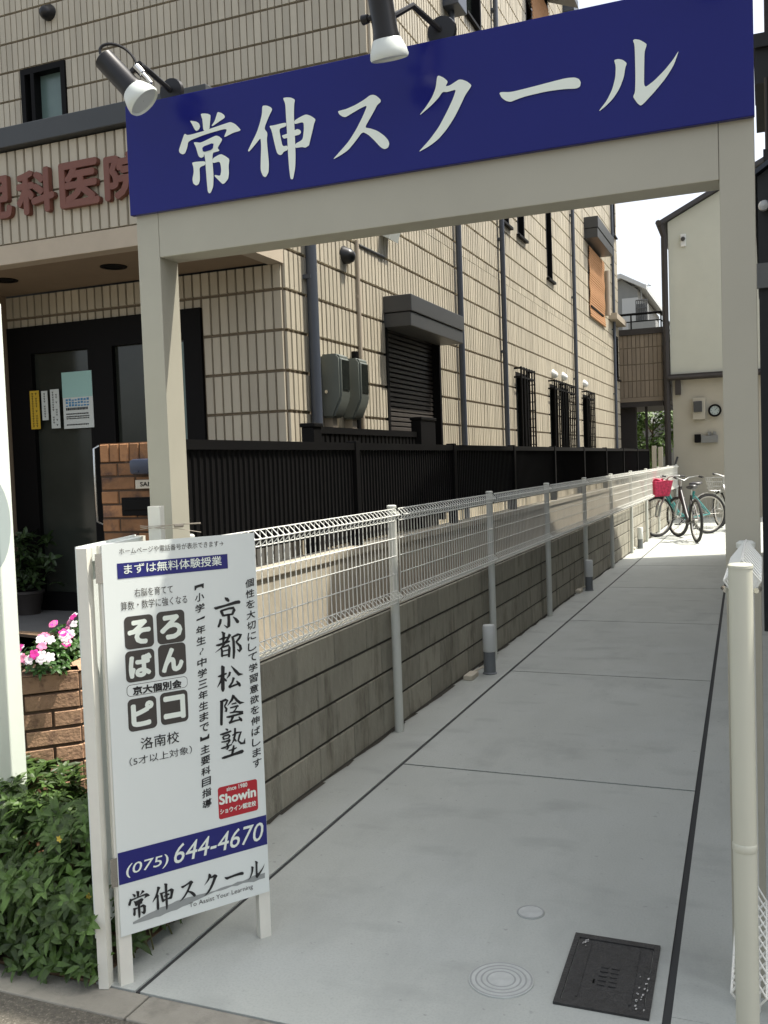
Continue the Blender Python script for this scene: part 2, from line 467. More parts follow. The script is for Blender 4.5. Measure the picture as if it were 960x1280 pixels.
# path: slabs cut by joints
XL0, XR0 = -1.712, -.232
def right_joint(y): return -.214 - .0205 * y
cross = [2.172, 4.32, 6.48, 8.66, 10.965, 13.2, 15.5, 17.8, 20.1, 23.38]
mb = MB()
for a, b in zip(cross[:-1], cross[1:]):
    g0 = .008 if a > 2.3 else 0; g1 = .008
    ya, yb = a + g0, b - g1
    mb.prism([(XL0 + .010, ya, -.05), (right_joint(ya) - .011, ya, -.05), (right_joint(yb) - .011, yb, -.05), (XL0 + .010, yb, -.05)], (0, 0, .05))
mb.prism([(-2.01, 2.172, -.05), (XL0 - .009, 2.172, -.05), (XL0 - .009, 23.38, -.05), (-2.01, 23.38, -.05)], (0, 0, .05))
for a, b in ((2.172, 2.53), (2.532, 9.0), (9.002, 23.38)):
    mb.prism([(right_joint(a) + .012, a, -.05), (.45, a, -.05), (.45, b, -.05), (right_joint(b) + .012, b, -.05)], (0, 0, .05))
struct('path', mb, M['concrete'])
mb = MB(); mb.box(-2.0, .44, 2.175, 23.3, -.045, -.006)
struct('path_joint', mb, M['joint'])
# entrance floor and made ground behind the walls
mb = MB(); mb.box(-9.5, -3.0, 4.3, 6.06, -.02, .41)
struct('entrance_floor', mb, M['terrace'])
mb = MB(); mb.box(-9.5, -2.36, 2.9, 4.3, -.02, .05); mb.box(-3.0, -2.36, 4.3, 6.06, -.02, .28)
struct('soil_bed', mb, M['soil'])
mb = MB(); mb.box(-3.19, -2.42, 6.06, 22.9, -.02, .86)
struct('side_yard', mb, M['retaining'])
mb = MB(); mb.box(-2.34, -2.1, 2.75, 22.9, -.02, .58)
struct('gutter_bed', mb, M['soil'])

# ================================================================== CLINIC BUILDING
WX, FY, DY, UY, EY, TOP = -3.2, 5.13, 6.07, 7.86, 22.9, 9.85
ZR = 2.499; DZ = .292; DU = .075
b = thing('clinic_building', 'beige ribbed tile clinic building with brown raised letters over its entrance', 'building', (-5.5, 8, 0))
# openings on the side wall: (y0, y1, z0, z1)
SH = (7.98, 9.52, .9, 2.83)
def hole(xa, ya, xb, yb):
    p = onX(xa, ya, WX); q = onX(xb, yb, WX); return p, q
grilled = [(12.78, 13.40, 1.45, 2.72), (14.98, 15.62, 1.45, 2.70), (15.90, 16.55, 1.45, 2.70), (17.90, 18.55, 1.45, 2.70)]
slits = [(12.20, 12.66, 4.66, 5.9), (13.12, 13.55, 4.66, 6.0), (15.02, 15.46, 4.38, 6.4)]
lower_small = (22.15, 22.75, 3.30, 4.30)
upper_far = (22.1, 22.7, 6.6, 7.7)
topwin = (10.86, 11.55, 6.75, 8.1)
door2 = (18.95, 20.35, 4.5, 6.0)      # behind the bamboo blind
topblind = (14.0, 15.6, 7.4, 9.2)
holes = [SH] + grilled + slits + [lower_small, upper_far, topwin, door2, topblind]
mb = MB()
tiles(mb, (WX, 0, 0), (0, 1, 0), (1, 0, 0), DY, EY, .35, 3.85, DU, DZ, .016, .020, .02, uref=DY, zref=ZR, holes=holes)
tiles(mb, (WX, 0, 0), (0, 1, 0), (1, 0, 0), UY, EY, 3.85, TOP, DU, DZ, .016, .020, .02, uref=DY, zref=ZR, holes=holes)
# reveals of the openings
mb.cur = 0
for (y0, y1, z0, z1) in holes:
    d = .12
    mb.face([(WX, y0, z0), (WX - d, y0, z0), (WX - d, y0, z1), (WX, y0, z1)])
    mb.face([(WX, y1, z0), (WX, y1, z1), (WX - d, y1, z1), (WX - d, y1, z0)])
    mb.face([(WX, y0, z1), (WX - d, y0, z1), (WX - d, y1, z1), (WX, y1, z1)])
    mb.face([(WX, y0, z0), (WX, y1, z0), (WX - d, y1, z0), (WX - d, y0, z0)])
    mb.face([(WX - d - .12, y0 - .1, z0 - .1), (WX - d - .12, y1 + .1, z0 - .1), (WX - d - .12, y1 + .1, z1 + .1), (WX - d - .12, y0 - .1, z1 + .1)])
# upper front
FWIN = (-7.075, -6.505, 5.02, 5.70)
tiles(mb, (0, UY, 0), (1, 0, 0), (0, -1, 0), -11.5, WX, 3.85, TOP, DU, DZ, .007, .017, .016, uref=WX, zref=ZR, holes=[FWIN])
# door wall
DO = (-5.74, -3.885, .40, 2.72)
tiles(mb, (0, DY, 0), (1, 0, 0), (0, -1, 0), -9.0, WX, .40, 2.97, DU, DZ, .010, .018, .016, uref=WX, zref=ZR, holes=[DO])
# corner bead of the side wall (small bullnose tiles)
mb.build('wall', [M['tile'], M['grout']], b)
# fascia over the entrance with side return, soffit, trim
mb = MB()
tiles(mb, (0, FY, 0), (1, 0, 0), (0, -1, 0), -9.5, WX, 3.105, 3.73, DU, .3125, .011, .008, .014, uref=WX, zref=3.105)
tiles(mb, (WX, 0, 0), (0, 1, 0), (1, 0, 0), FY, DY, 3.105, 3.73, DU, DZ, .010, .018, .016, uref=FY, zref=ZR)
tiles(mb, (WX, 0, 0), (0, 1, 0), (1, 0, 0), DY, UY, 3.05, 3.74, DU, DZ, .010, .018, .016, uref=DY, zref=ZR, back=False)
fascia = mb.build('fascia', [M['tile'], M['grout']], b)
mb = MB(); mb.box(-9.5, WX + .016, FY - .016, FY + .1, 2.97, 3.102, .004); mb.box(WX - .1, WX + .017, FY + .1, DY - .002, 2.97, 3.102)
mb.build('fascia_trim', M['stucco'], b)
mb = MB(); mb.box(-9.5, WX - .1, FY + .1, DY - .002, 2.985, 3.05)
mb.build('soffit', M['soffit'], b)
mb = MB(); mb.box(-9.5, WX + .06, FY - .07, FY + .16, 3.735, 3.87, .006); mb.box(WX - .16, WX + .06, FY + .16, UY, 3.735, 3.87, .006)
mb.box(-9.5, WX - .16, FY + .16, UY, 3.74, 3.80)
mb.build('roof_edge', M['flashing'], b)
mb = MB(); mb.box(-11.5, WX + .05, UY - .05, EY + .05, TOP, TOP + .12); mb.box(-11.5, WX - .26, UY + .3, EY - .02, .4, TOP)
mb.build('roof', M['flashing'], b)
mb = MB(); mb.box(-11.5, WX, EY - .02, EY, .35, TOP)
mb.build('rear_wall', M['stucco'], b)
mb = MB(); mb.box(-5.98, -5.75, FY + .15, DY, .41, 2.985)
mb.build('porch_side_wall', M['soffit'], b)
# soffit downlights
for x, y in ((142, 334), (6, 351)):
    p = onZ(x, y, 2.98)
    mb = MB(); mb.lathe((p.x, p.y, 2.9849), (0, 0, -1), [(0, .095), (.006, .095), (.0065, .07), (.001, .065)], 24)
    mb.build('downlight', M['black'], b)
# entrance doors
mb = MB()
for x0, x1 in ((-5.74, -5.50), (-4.935, -4.70), (-4.04, -3.885)):
    mb.box(x0, x1, DY - .03, DY + .08, .41, 2.72)
for x0, x1 in ((-5.50, -4.935), (-4.70, -4.04)):
    mb.box(x0, x1, DY - .03, DY + .08, 2.50, 2.72); mb.box(x0, x1, DY - .03, DY + .08, .41, .56)
fr = mb.build('door_frame', M['black'], b)
for x0, x1 in ((-5.50, -4.935), (-4.70, -4.04)):
    mb = MB(); mb.box(x0, x1, DY + .01, DY + .02, .56, 2.50); mb.build('door_pane', M['doorglass'], b)
mb = MB(); mb.box(-4.095, -4.043, DY - .002, DY + .008, 1.2, 2.48); mb.build('blind_edge', M['paleglass'], b)
# bar handle
h0 = onY(113, 558, DY - .12); h1 = onY(126, 655, DY - .12)
mb = MB(); hx = (h0.x + h1.x) / 2
mb.tube([(hx + .05, DY - .03, h0.z), (hx + .03, DY - .1, h0.z), (hx, DY - .12, h0.z - .02), (hx, DY - .12, h1.z + .02), (hx + .03, DY - .1, h1.z), (hx + .05, DY - .03, h1.z)], .013, 10)
mb.build('door_handle', M['chrome'], b, True)
# front window upstairs
mb = MB(); x0, x1, z0, z1 = FWIN
for q in ((x0, x0 + .055, z0, z1), (x1 - .055, x1, z0, z1), (x0 + .055, x1 - .055, z1 - .06, z1), (x0 + .055, x1 - .055, z0, z0 + .05), (x0 + .13, x0 + .175, z0 + .05, z1 - .06)):
    mb.box(q[0], q[1], UY - .03, UY + .12, q[2], q[3])
wf = mb.build('window', M['black'], b)
mb = MB(); mb.box(x0 + .03, x1 - .03, UY + .07, UY + .08, z0, z1); mb.build('pane', M['paleglass'], wf)
# side windows
def side_window(h, pane='glass'):
    y0, y1, z0, z1 = h
    mb = MB(); t = .045
    for q in ((y0, y0 + t, z0, z1), (y1 - t, y1, z0, z1), (y0 + t, y1 - t, z1 - t, z1), (y0 + t, y1 - t, z0, z0 + t)):
        mb.box(WX - .10, WX + .022, q[0], q[1], q[2], q[3])
    mb.box(WX - .02, WX + .07, y0 - .05, y1 + .05, z0 - .035, z0 - .002)
    w = mb.build('window', M['black'], b)
    mb = MB(); mb.box(WX - .09, WX - .08, y0 + t, y1 - t, z0 + t, z1 - t); mb.build('pane', M[pane], w)
    return w
for h in slits + [lower_small, upper_far, topwin, door2, topblind]: side_window(h)
for h in grilled:
    w = side_window(h)
    y0, y1, z0, z1 = h; y0 -= .08; y1 += .10; z0 -= .05; z1 += .06
    mb = MB(); X = WX + .13
    for k in range(6):
        y = y0 + (y1 - y0) * k / 5
        mb.box(X - .02, X, y - .011, y + .011, z0, z1)
    for z in (z0 + .02, z0 + .12, z1 - .14, z1 - .02):
        mb.box(X - .016, X - .004, y0, y1, z - .012, z + .012)
        for y in (y0, y1): mb.box(WX + .01, X - .02, y - .01, y + .01, z - .012, z + .012)
    n = 9
    for k in range(n):
        z = z0 + .2 + (z1 - z0 - .4) * k / (n - 1)
        mb.box(WX + .01, X - .02, y1 - .007, y1 + .007, z - .007, z + .007)
    mb.box(WX + .012, WX + .03, y1 - .01, y1 + .01, z0, z1)
    mb.build('grille', M['black'], w)
# roller shutter and awning box
mb = MB(); n = 42; y0, y1, z0, z1 = SH
for k in range(n):
    za = z0 + (z1 - z0) * k / n; zb = z0 + (z1 - z0) * (k + 1) / n
    mb.prism([(WX - .075, y0 + .05, za), (WX - .05, y0 + .05, za + .006), (WX - .05, y0 + .05, zb - .012), (WX - .075, y0 + .05, zb)], (0, y1 - y0 - .1, 0))
mb.build('shutter', M['shutter'], b)
for ya_ in (y0, y1 - .05):
    mb = MB(); mb.box(WX - .11, WX + .03, ya_, ya_ + .05, z0, z1); mb.build('shutter_rail', M['black'], b)
def awning(y0, y1, z0, z1, dep=.29):
    mb = MB(); mb.box(WX + .002, WX + dep, y0, y1, z0 + (z1 - z0) * .47, z1, .006)
    mb.box(WX + .002, WX + dep - .012, y0 + .012, y1 - .012, z0, z0 + (z1 - z0) * .45, .006)
    mb.build('awning_box', M['darkgrey'], b)
awning(7.96, 9.55, 2.74, 3.02)
awning(18.5, 20.45, 5.72, 6.12)
mb = MB(); mb.prism([(WX + .01, 14.0, 8.95), (WX + .5, 14.0, 8.75), (WX + .5, 14.0, 8.85), (WX + .01, 14.0, 9.05)], (0, 1.7, 0)); mb.build('awning_box', M['darkgrey'], b)
# downpipes
def downpipe(px, py, z0, z1, r=.034, name='downpipe', mt='pipe', off=.07):
    p = onX(px, py, WX + off)
    mb = MB(); mb.tube([(WX + off, p.y, z0), (WX + off, p.y, z1)], r, 12)
    z = z0 + .6
    while z < z1:
        mb.box(WX, WX + off + r * .3, p.y - r - .006, p.y + r + .006, z, z + .03); z += 1.45
    return mb.build(name, M[mt], b, True), p
downpipe(393, 430, .86, 3.70, .042)
_, p = downpipe(577, 420, .86, 6.45, .034)
mb = MB(); mb.box(WX + .004, WX + .2, p.y - .16, p.y + .16, 6.45, 6.95, .01); mb.build('rain_hopper', M['pipe'], b)
downpipe(631, 420, .86, TOP, .034)
_, p = downpipe(719, 410, .86, 9.3, .034)
mb = MB(); mb.box(WX + .004, WX + .22, p.y - .16, p.y + .16, 9.3, 9.7, .01); mb.build('rain_hopper', M['pipe'], b)
downpipe(768.5, 440, .86, 8.6, .034)
downpipe(450, 420, .86, 3.4, .018, 'conduit', 'conduit', .03)
downpipe(446, 500, 1.6, 2.45, .03, 'conduit', 'black', .05)
downpipe(759, 350, 4.55, 5.5, .06, 'duct', 'conduit', .09)
# small ledge
mb = MB(); mb.box(WX + .016, WX + .2, 21.4, 22.9, 4.55, 4.68); mb.build('ledge', M['conduit'], b)
# vent hoods
def vent(P, axis, mt='lampblack', s=1.0):
    mb = MB(); ax = Vector(axis)
    mb.lathe(P, ax, [(0, .075 * s), (.012, .078 * s), (.03, .07 * s), (.075 * s, .062 * s), (.11 * s, .04 * s), (.122 * s, .01)], 18)
    mb.build('vent_hood', M[mt], b, True)
vent(onX(427, 319, WX), (1, 0, -.25)); vent(onX(535, 40, WX), (1, 0, -.25), 'conduit')
vent(onY(63, 17, UY), (0, -1, -.25), 'lampblack', 1.1)
for x, y in ((689, 467), (701.5, 470), (728, 479)):
    P = onX(x, y, WX); vent(P, (1, 0, -.5), 'opal', .95)
mb = MB(); P = onX(477, 296, WX); mb.obox(P + Vector((.02, -.1, 0)), (.09, 0, -.05), (0, .22, 0), (.03, 0, .1)); mb.build('flood_light', M['lampwhite'], b)
mb = MB(); P = onX(448, 305, WX); mb.tube([P + Vector((.02, -.05, -.02)), P + Vector((.03, .5, -.02))], .012, 8); mb.build('conduit', M['darkgrey'], b)
# brown raised letters
LZ0, LZ1 = 3.27, 3.565
def letter(ch, x0, x1, z0=LZ0, z1=LZ1):
    vs, fs = text_geo(ch, 0.0, 3)
    mb = MB(); y = FY - .052; dep = .036; bd = .040; h = z1 - z0
    cnt = {}
    for f in fs:
        for i in range(len(f)):
            e = (f[i], f[(i + 1) % len(f)]); cnt[e] = cnt.get(e, 0) + 1
    n = len(vs)
    side = [(p, q, q + n, p + n) for (p, q) in cnt if (q, p) not in cnt]
    for dx, dy, k in bold_copies(bd):
        P = [Vector((x0 + bd * h + p * (x1 - x0 - 2 * bd * h) + dx * h, y - .0002 * k, z0 + bd * h + q * (h - 2 * bd * h) + dy * h)) for p, q in vs]
        mb.raw(P + [q + Vector((0, dep, 0)) for q in P], list(fs) + side)
    mb.build('letter', M['letters'], fascia)
dxl = .365
for i, ch in enumerate('小児科医院'):
    x0 = -5.405 + i * dxl
    letter(ch, x0, x0 + .322)

# ================================================================== things on the clinic wall
# meter boxes
def meter(pl, pr, yb):
    a = onX(pl, 446, WX); c = onX(pr, 446, WX); zt = a.z; bt = onX((pl + pr) / 2 - 8, yb, WX).z
    return a.y, zt, bt
mlab = ['grey green meter box beside the blue drainpipe', 'grey green meter box nearer the roller shutter']
for i, (y0, z1, z0) in enumerate(((6.60, 2.37, 1.88), (6.98, 2.37, 1.88))):
    t = thing('meter_box', mlab[i], 'meter box', (WX, y0, z0), 'meter boxes on the tiled wall')
    X = WX + .19; w = .18
    mb = MB()
    prof = [(WX + .02, z0), (X - .07, z0), (X, z0 + .15), (X, z1 - .03), (X - .03, z1), (WX + .02, z1)]
    bm = bmesh.new(); vs = [bm.verts.new((a, y0, z)) for a, z in prof]; f = bm.faces.new(vs)
    r = bmesh.ops.extrude_face_region(bm, geom=[f]); bmesh.ops.translate(bm, vec=(0, w, 0), verts=[v for v in r['geom'] if isinstance(v, bmesh.types.BMVert)])
    bmesh.ops.recalc_face_normals(bm, faces=bm.faces[:]); bmesh.ops.bevel(bm, geom=bm.edges[:], offset=.014, segments=2, affect='EDGES')
    mb.frombm(bm); mb.build('casing', M['meter'], t, True)
    mb = MB(); mb.box(X - .002, X + .006, y0 + .035, y0 + w - .025, z0 + .21, z1 - .05); mb.build('window', M['glass'], t)
    mb = MB(); mb.tube([(X - .12, y0 - .012, z0 + .2), (X - .12, y0 + .002, z0 + .2)], .014, 10); mb.build('latch', M['chrome'], t)
    mb = MB(); mb.box(WX + .022, WX + .09, y0 + .04, y0 + .13, z0 - .25, z0 + .004); mb.build('cable_duct', M['conduit'], t)
# bamboo blinds
def bamboo(y0, y1, z0, z1, lab, bow=.0):
    mb = MB(); n = 60; N = []
    for k in range(n + 1):
        z = z1 + (z0 - z1) * k / n
        N.append((WX + .05 + .025 * math.sin(k * .35) * .3 + .01 * (k % 2) + bow * (k / n) ** 2, z + .0))
    for k in range(n):
        a, z_a = N[k]; c, z_c = N[k + 1]
        mb.raw([(a, y0 + random.uniform(0, .02), z_a), (a, y1 - random.uniform(0, .02), z_a), (c, y1, z_c), (c, y0, z_c), (a - .012, y0, z_a), (a - .012, y1, z_a), (c - .012, y1, z_c), (c - .012, y0, z_c)],
               [(0, 1, 2, 3), (7, 6, 5, 4), (0, 3, 7, 4), (1, 5, 6, 2), (0, 4, 5, 1), (3, 2, 6, 7)])
    o = mb.build('bamboo_blind', M['blind']); tag(o, lab, 'blind')
bamboo(18.85, 20.7, 4.28, 5.66, 'brown bamboo blind hanging below a dark awning box on the tiled wall')
bamboo(14.25, 15.5, 7.3, 8.75, 'brown bamboo blind high on the tiled wall above the blue sign', .1)
# dark slatted screen by the meter boxes
t = thing('slatted_screen', 'low black slatted screen with a capped post below the meter boxes', 'screen', (-3.0, 7.3, .86))
A = Vector((WX + .14, 6.20, 0)); B = Vector((WX + .14, 8.32, 0))
mb = MB(); k = 0; y = A.y
while y < B.y: mb.box(A.x, A.x + .02, y, y + .05, .9, 1.76); y += .085
mb.box(A.x - .004, A.x + .03, A.y, B.y, 1.75, 1.80); mb.build('slats', M['black'], t)
for y, w_, zt_ in ((6.06, .13, 1.82), (8.33, .42, 1.94)):
    mb = MB(); mb.box(A.x - .03, A.x + .07, y, y + w_, .86, zt_ - .03, .006); mb.box(A.x - .04, A.x + .08, y - .01, y + w_ + .01, zt_ - .03, zt_, .006); mb.build('post', M['black'], t)

# notices on the entrance door
def notice(p0, p1, lab, base, nm='door_notice', parts=()):
    a = onY(p0[0], p0[1], DY - .034); c = onY(p1[0], p1[1], DY - .034)
    yb = DY - .034
    x0, x1, z1, z0 = a.x, c.x, a.z, c.z
    t = thing(nm, lab, 'notice', ((x0 + x1) / 2, yb, z0), 'paper notices on the entrance door')
    mb = MB(); mb.box(x0, x1, yb - .002, yb + .001, z0, z1); mb.build('sheet', M[base], t)
    return t, x0, x1, z0, z1, yb - .004
t, x0, x1, z0, z1, y = notice((77, 466), (118, 534), 'large teal and white poster on the entrance door', 'notice')
mb = MB(); mb.box(x0, x1, y + .0, y + .0016, z0 + (z1 - z0) * .55, z1); mb.build('teal_panel', M['noticeteal'], t)
mb = MB()
for k in range(8):
    xa = x0 + .03 + k * (x1 - x0 - .06) / 8
    for q in range(3): mb.box(xa, xa + .02, y - .001, y + .001, z0 + .175 + q * .022, z0 + .175 + q * .022 + random.uniform(.008, .018))
mb.cur = 1
for zz, hh in ((.145, .02), (.11, .010), (.09, .009), (.075, .008), (.025, .01)):
    xa = x0 + .03
    while xa < x1 - .05:
        w = random.uniform(.006, .016); mb.box(xa, xa + w, y - .001, y + .001, z0 + zz, z0 + zz + hh); xa += w + .005
mb.build('print', [M['postblue'], M['ink']], t)
for p0, p1, lab, base in (((37, 489), (51, 536), 'narrow yellow strip notice on the black door stile', 'noticeyellow'), ((51.5, 489), (61, 525), 'short narrow white strip notice between the yellow and the longer white one', 'notice'), ((62.5, 487), (76, 535), 'long white strip notice left of the teal poster', 'notice')):
    t, x0, x1, z0, z1, y = notice(p0, p1, lab, base)
    mb = MB(); z = z1 - .02
    cols = (x0 + (x1 - x0) * .3, x0 + (x1 - x0) * .68) if x1 - x0 > .08 else (x0 + (x1 - x0) * .5,)
    while z > z0 + .02:
        for cxx in cols:
            if random.random() < .85:
                mb.box(cxx - .009, cxx + .009, y - .001, y + .001, z - .003, z); mb.box(cxx - .002, cxx + .003, y - .0012, y + .0008, z - .012, z - .004)
        z -= .02
    mb.build('print', M['ink'], t)

# ================================================================== WALLS AND FENCES ALONG THE PATH
mb = MB()
tiles(mb, (-1.99, 0, 0), (0, 1, 0), (1, 0, 0), 2.75, 22.9, 0, .69, .40, .172, .009, .012, .009, uref=2.75, zref=0, bond=True, inset=.004)
mb.cur = 0; mb.box(-2.10, -1.991, 2.75, 22.9, -.02, .689)
tiles(mb, (0, 2.75, 0), (1, 0, 0), (0, -1, 0), -2.10, -1.992, 0, .69, .4, .23, .007, .008, .004, uref=-2.1, zref=0, inset=.004)
o = mb.build('block_wall', [M['block'], M['blockjoint']]); tag(o, 'low stained concrete block wall along the left edge of the path', 'wall')
mb = MB()
mb.box(-2.46, -2.345, 3.35, 22.9, -.02, .95); mb.box(-2.48, -2.33, 3.33, 22.9, .951, 1.0, .006)
o = mb.build('retaining_wall', M['retaining']); tag(o, 'old concrete retaining wall with a coping under the black fence', 'wall')

mb = MB(); y = 2.76
while y < 22.8:
    w0_ = random.uniform(.006, .03); st_ = random.uniform(.08, .3)
    mb.face([(-1.984, y, .003), (-1.984 + w0_, y, .003), (-1.984 + random.uniform(.008, .035), y + st_, .003), (-1.984, y + st_, .003)]); y += st_
struct('wall_foot_dirt', mb, M['blockjoint'])
# white mesh fence
FX = -1.935
fence = thing('mesh_fence', 'white welded mesh fence on posts along the block wall', 'fence', (FX, 2.9, 0))
py = [2.86 + 2.0 * k for k in range(11)]
ZT, ZB = 1.255, .735
def panel_geo(y0, y1, zb, zt, pitch=.05, n_mid=3, r=.0027, depth=.034, hh=.066):
    mb = MB()
    n = max(2, round((y1 - y0) / pitch))
    for k in range(n + 1):
        y = y0 + (y1 - y0) * k / n
        mb.tube([(a, y, z) for a, z in ((depth, zt - hh / 2), (.0, zt), (-.002, zt - hh / 2), (0, zt - hh))], r, 5)
        mb.tube([(a, y, z) for a, z in ((depth, zt - hh / 2), (0, zt - hh), (0, zb + hh), (depth, zb + hh / 2))], r, 5)
        mb.tube([(a, y, z) for a, z in ((0, zb + hh), (-.002, zb + hh / 2), (0, zb), (depth, zb + hh / 2))], r, 5)
    zs = [(0, zt), (depth, zt - hh / 2), (0, zt - hh), (0, zb + hh), (depth, zb + hh / 2), (0, zb)]
    for q in range(n_mid): zs.append((0.003, zb + hh + (zt - zb - 2 * hh) * (q + 1) / (n_mid + 1)))
    for a, z in zs: mb.tube([(a, y0, z), (a, y1, z)], r * 1.2, 5)
    return mb
mb = panel_geo(0.03, 1.97, ZB, ZT)
first = None
for k, y in enumerate(py[:-1]):
    if first is None:
        first = mb.build('mesh_panel', M['mesh'], None, origin=(0, 0, 0))
        first.parent = fence; first.location = (FX + .028 - fence.location.x, y - fence.location.y, 0); o = first
    else:
        o = first.copy(); COL.objects.link(o); o.parent = fence
        o.location = (FX + .028 - fence.location.x, y - fence.location.y, 0)
mb = MB(); mb.tube([(0, 0, -.02), (0, 0, ZT + .005)], .0255, 14); mb.lathe((0, 0, ZT + .004), (0, 0, 1), [(0, .0275), (.012, .0275), (.017, .02)], 14)
for z in (ZT - .03, ZB + .03): mb.box(-.005, .034, -.034, .034, z - .008, z + .008)
pf = None
for y in py:
    if pf is None:
        pf = mb.build('post', M['whitepaint'], None, True, origin=(0, 0, 0)); o = pf
    else: o = pf.copy(); COL.objects.link(o)
    o.parent = fence; o.location = (FX - fence.location.x, y - fence.location.y, 0)

# black slat fence
BX = -2.405
bf = thing('slat_fence', 'long black aluminium fence of vertical slats on the retaining wall', 'fence', (BX, 3.5, 1.0))
BZ0, BZ1 = 1.10, 1.645
yb = [3.42 + 2.0 * k for k in range(10)]
mb = MB(); y = .04
while y < 1.95:
    mb.obox((0, y, BZ0 + .03), (.012, .006, 0), (-.008, .040, 0), (0, 0, BZ1 - BZ0 - .07)); y += .05
mb.box(-.02, .026, 0.03, 1.97, BZ1 - .045, BZ1); mb.box(-.02, .026, .03, 1.97, BZ0, BZ0 + .035)
mb.box(-.022, -.014, .03, 1.97, BZ0 + .035, BZ1 - .045)
pan = None
for y in yb[:-1]:
    if pan is None: pan = mb.build('slat_panel', M['black'], None, origin=(0, 0, 0)); o = pan
    else: o = pan.copy(); COL.objects.link(o)
    o.parent = bf; o.location = (0, y - 3.5, -1.0)
mb = MB(); mb.box(-.035, .035, -.03, .03, .995, BZ1 + .012, .003)
pst = None
for y in yb:
    if pst is None: pst = mb.build('post', M['black'], None, origin=(0, 0, 0)); o = pst
    else: o = pst.copy(); COL.objects.link(o)
    o.parent = bf; o.location = (0, y - 3.5, -1.0)

# right-hand mesh fence, seen end on
t = thing('mesh_fence', 'short white mesh fence with a cream post, seen end on at lower right', 'fence', (-.052, 2.1, 0))
mb = MB(); mb.tube([(-.052, 2.08, -.02), (-.052, 2.08, 1.262)], .0240, 20); mb.lathe((-.052, 2.08, 1.26), (0, 0, 1), [(0, .0252), (.006, .0252), (.009, .021)], 20)
mb.lathe((-.052, 2.08, .66), (0, 0, 1), [(0, .0241), (.002, .0252), (.016, .0252), (.018, .0241)], 20)
mb.build('post', M['cream'], t, True)
g = MB(); y0_, y1_ = 2.125, 2.60; cx_ = -.050
def roll(zt_, sgn):
    sec = [(0, zt_), (.036, zt_ - sgn * .045), (.012, zt_ - sgn * .085), (-.012, zt_ - sgn * .085), (-.036, zt_ - sgn * .045)]
    for k in range(10):
        y = y0_ + (y1_ - y0_) * k / 9
        g.tube([(cx_ + a_, y, z_) for a_, z_ in sec + sec[:1]], .0028, 6)
    for a_, z_ in sec: g.tube([(cx_ + a_, y0_, z_), (cx_ + a_, y1_, z_)], .0030, 6)
roll(1.272, 1); roll(.275, -1)
for k in range(10):
    y = y0_ + (y1_ - y0_) * k / 9
    g.tube([(cx_ - .012, y, 1.187), (cx_ - .012, y, .36)], .0026, 6)
for k in range(5): g.tube([(cx_ - .009, y0_, .45 + k * .16), (cx_ - .009, y1_, .45 + k * .16)], .0028, 6)
g.build('mesh_panel', M['mesh'], t)
mb = MB(); mb.tube([(-.052, 2.635, -.0), (-.052, 2.635, 1.25)], .020, 16); mb.lathe((-.052, 2.635, 1.25), (0, 0, 1), [(0, .024), (.012, .024), (.018, .016)], 16); mb.build('post', M['whitepaint'], t, True)
mb = MB()
for dx in (-.03, .03): mb.tube([(-.052 + dx, 2.10, 1.21), (-.052 + dx * 1.2, 2.13, 1.21)], .006, 8)
mb.build('clamp', M['chrome'], t)

# ================================================================== GATE with the blue sign
GY = 2.70; GX0, GX1 = -1.972, -.016; PW = .088; GD = .105
ZS0, ZS1, ZBM = 2.372, 2.735, 2.226
g = thing('school_gate', 'grey beige steel gate frame with a navy blue sign panel across the path', 'gate', ((GX0 + GX1) / 2, GY, 0))
for x0 in (GX0, GX1 - PW):
    mb = MB(); mb.box(x0, x0 + PW, GY, GY + GD, -.01, ZS1 - .02, .002); mb.build('gate_post', M['gate'], g)
mb = MB(); mb.box(GX0 + PW + .001, GX1 - PW - .001, GY + .0, GY + GD, ZBM, ZS1 - .025, .002); mb.build('gate_beam', M['gate'], g)
mb = MB(); mb.box(GX0 - .008, GX1 + .002, GY - .022, GY - .002, ZS0, ZS1, .002); sp = mb.build('sign_panel', M['signblue'], g)
LY = GY - .0245
def lp(x, y): return onY(x, y, LY)
def zoomed(pts, ox, oy, s): return [(ox + a / s, oy + c / s) for a, c in pts]
